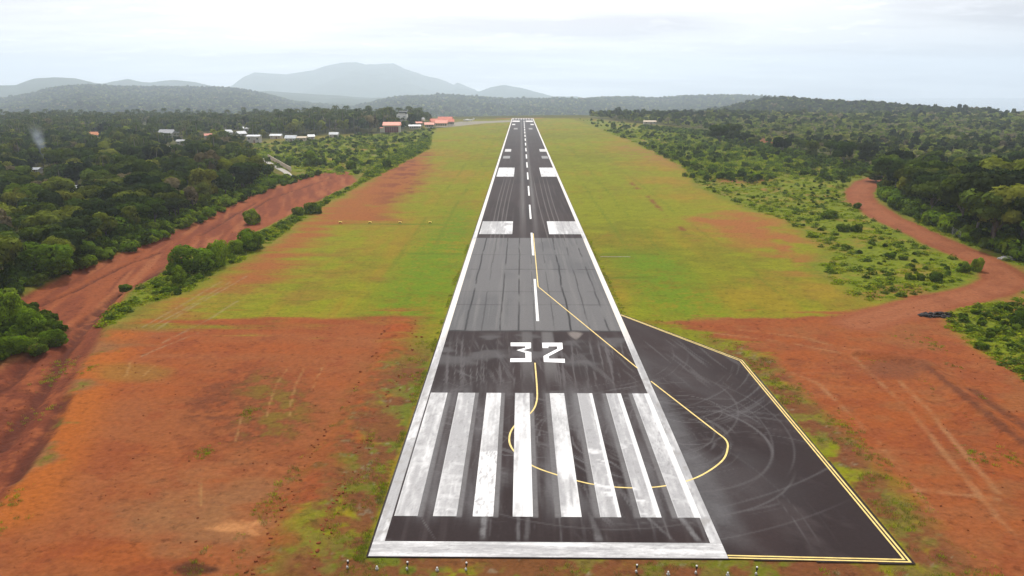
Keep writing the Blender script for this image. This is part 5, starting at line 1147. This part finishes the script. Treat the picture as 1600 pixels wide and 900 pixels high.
for v in ah.vertices: v.co += Vector((rh.uniform(-.06, .06), rh.uniform(-.06, .06), rh.uniform(-.05, .05)))
tag(link('asphalt_heap', ah, None, (x, y, float(H(x, y)))), 'black heap of tar lumps dumped on the red soil by the road bend', 'heap')
lump('rock', 1575, 405, (2.2, 1.0, .7), M['rock'], 'pale grey rock at the outer edge of the winding dirt road', 'rock', 8, 4, .5)
# runway end lights
def end_light(px, py, tall, label, group):
    x, y = at(px, py); z = float(H(x, y)); o = empty('runway_end_light' if tall else 'marker_light', (x, y, z)); tag(o, label, 'light', group); o.scale = (.6, .6, .78)
    if tall:
        MB().box((-.08, -.05, .10), (.30, .30, .24), .2, .04).build('base', M['concrete'], o); MB().ball((-.10, -.16, .26), .12, 2).build('cable_box', M['white'], o, True)
        MB().cyl((-.02, 0, .2), (-.02, 0, .62), .045, .045, 10).build('pole', M['dark'], o)
        MB().cyl((0, 0, .56), (0, 0, .82), .13, .15, 14).build('lamp_housing', M['dark'], o, True)
        MB().ball((0, 0, .88), .14, 2, (1, 1, .7)).build('lamp_cap', M['white'], o, True)
    else:
        MB().box((0, 0, .08), (.42, .42, .2), .3, .04).build('base', M['concrete'], o)
        MB().cyl((0, 0, .15), (0, 0, .30), .09, .09, 12).build('lamp_housing', M['steel'], o, True)
        MB().ball((0, 0, .36), .13, 2, (1, 1, .8)).build('lamp_cap', M['white'], o, True)
for i, (px, py) in enumerate(((544, 887), (637, 889), (729, 890), (995, 893.5), (1088, 895), (1182, 897))):
    w = ['leftmost', 'middle', 'right'][i % 3]; s = 'left' if i < 3 else 'right'
    end_light(px, py, True, f'{w} tall white capped light post in the {s} row below the runway end', 'tall lights below the runway end')
for i, (px, py) in enumerate(((589, 889), (683, 891), (1044, 897.5), (1137, 899))):
    w = ['left', 'right'][i % 2]; s = 'left' if i < 2 else 'right'
    end_light(px, py, False, f'{w} short white lamp between tall light posts in the {s} row', 'short lamps below the runway end')
# yellow approach light boxes on the left
for i, px in enumerate((532, 578, 625, 672)):
    x, y = at(px, 349.5); z = float(H(x, y)); o = empty('approach_light_box', (x, y, z))
    tag(o, ['leftmost', 'second from left', 'third from left', 'rightmost'][i]+' yellow approach light box on the green strip left of the runway', 'light', 'yellow approach light boxes')
    o.scale = (.8, .8, .8); MB().box((0, 0, .62), (1.1, .75, .36), 0, .03).build('housing', M['yellow'], o)
    MB().box((0, -.385, .62), (.7, .03, .22)).build('lens', M['glass'], o)
    for (a, b) in ((-.36, -.28), (.36, -.28), (-.36, .28), (.36, .28)): MB().cyl((a, b, 0), (a, b, .42), .04, .04, 8).build('leg', M['dark'], o)
for (px0, px1, py, lab) in ((938, 985, 401.5, 'pale concrete drain edge across the grass right of the runway'),):
    a = at(px0, py); c = at(px1, py); o = MB().box((0, 0, .05), (c[0]-a[0], .2, .12), 0, .03).build('drain_edge', M['concrete']); o.location = ((a[0]+c[0])/2, a[1], 0); tag(o, lab, 'drain')
# wire fence in front of the right forest
fp = smooth_pts(poly([(1388, 312), (1410, 328), (1440, 344), (1478, 362), (1500, 374)]), 5); fp = np.array(fp)
fe = empty('wire_fence', (*fp[0], 0)); tag(fe, 'grey wire fence along the forest right of the winding road', 'fence')
seg = np.concatenate([[0], np.cumsum(np.hypot(*np.diff(fp, axis=0).T))]); tot = seg[-1]; k = int(tot/3.2)
pp = [np.array([np.interp(tot*i/k, seg, fp[:, 0]), np.interp(tot*i/k, seg, fp[:, 1])]) for i in range(k+1)]
post = MB().cyl((0, 0, -.2), (0, 0, 2.1), .06, .05, 6).mesh('post', M['concrete'])
for p in pp: link('post', post, fe, (p[0]-fp[0][0], p[1]-fp[0][1], 0))
wm = MB()
for i in range(k):
    a, c = pp[i]-fp[0], pp[i+1]-fp[0]
    for h in np.linspace(.2, 2.0, 7): wm.cyl((*a, h), (*c, h), .008, .008, 3)
    for q in range(1, 8): m_ = a+(c-a)*q/8; wm.cyl((*m_, .15), (*m_, 2.0), .007, .007, 3)
fo = wm.build('wire_mesh', M['steel'], fe); fo['kind'] = 'stuff'

# ------------------------------------------------------------------ smoke
x, y = at(77, 268, -3); sm = []
nz = 10
V = []; F = []
for i in range(nz):
    t = i/(nz-1); cz = t*22; r = .8+4.6*t
    for q in range(12): V.append((-5.0*t+r*math.cos(q*math.pi/6), r*math.sin(q*math.pi/6), cz))
for i in range(nz-1):
    for q in range(12): F.append((i*12+q, i*12+(q+1) % 12, (i+1)*12+(q+1) % 12, (i+1)*12+q))
F.append(tuple(range(11, -1, -1))); F.append(tuple((nz-1)*12+q for q in range(12)))
me = bpy.data.meshes.new('smoke'); me.from_pydata(V, [], F)
ms = bpy.data.materials.new('smoke'); ms.use_nodes = True; N, L, n = nodes_of(ms.node_tree); N.clear()
o_ = n('ShaderNodeOutputMaterial'); v_ = n('ShaderNodeVolumePrincipled'); v_.inputs['Color'].default_value = (.72, .80, .92, 1); v_.inputs['Anisotropy'].default_value = .2
tx = n('ShaderNodeTexCoord'); nt = n('ShaderNodeTexNoise'); nt.inputs['Scale'].default_value = .28; nt.inputs['Detail'].default_value = 5; L.new(tx.outputs['Object'], nt.inputs['Vector'])
mr = n('ShaderNodeMapRange'); mr.inputs[1].default_value = .30; mr.inputs[2].default_value = .75; mr.inputs[3].default_value = .05; mr.inputs[4].default_value = .17; L.new(nt.outputs['Fac'], mr.inputs[0])
sx = n('ShaderNodeSeparateXYZ'); L.new(tx.outputs['Object'], sx.inputs[0])
def mth(op, a, b=0.0):
    q = n('ShaderNodeMath', operation=op)
    for i, v in enumerate((a, b)):
        if isinstance(v, (int, float)): q.inputs[i].default_value = v
        else: L.new(v, q.inputs[i])
    return q.outputs[0]
tt = mth('DIVIDE', sx.outputs[2], 22.0); xo = mth('ADD', sx.outputs[0], mth('MULTIPLY', tt, 5.0))
rr = mth('DIVIDE', mth('SQRT', mth('ADD', mth('MULTIPLY', xo, xo), mth('MULTIPLY', sx.outputs[1], sx.outputs[1]))), mth('ADD', mth('MULTIPLY', tt, 4.6), .8))
fall = n('ShaderNodeMapRange', interpolation_type='SMOOTHSTEP'); fall.inputs[1].default_value = 1.0; fall.inputs[2].default_value = .1; fall.inputs[3].default_value = 0; fall.inputs[4].default_value = 1; L.new(rr, fall.inputs[0])
topf = n('ShaderNodeMapRange', interpolation_type='SMOOTHSTEP'); topf.inputs[1].default_value = 1.0; topf.inputs[2].default_value = .5; topf.inputs[3].default_value = 0; topf.inputs[4].default_value = 1; L.new(tt, topf.inputs[0])
dn = mth('MULTIPLY', mth('MULTIPLY', mr.outputs[0], fall.outputs[0]), topf.outputs[0])
L.new(dn, v_.inputs['Density']); L.new(v_.outputs[0], o_.inputs['Volume']); me.materials.append(ms)
so = link('smoke_plume', me, None, (x, y, float(H(x, y))+3)); tag(so, 'thin bluish smoke plume rising from the forest at far left', 'smoke')

# ------------------------------------------------------------------ haze: one closed box of air
mh = bpy.data.materials.new('haze'); mh.use_nodes = True; N, L, n = nodes_of(mh.node_tree); N.clear()
o_ = n('ShaderNodeOutputMaterial'); v_ = n('ShaderNodeVolumePrincipled'); v_.inputs['Color'].default_value = (.765, .885, 1, 1); v_.inputs['Density'].default_value = 1.4e-4; v_.inputs['Anisotropy'].default_value = .35
L.new(v_.outputs[0], o_.inputs['Volume'])
hz = MB().box((0, 7600, 235), (30000, 16200, 684)).build('haze', mh); tag(hz, kind='stuff')
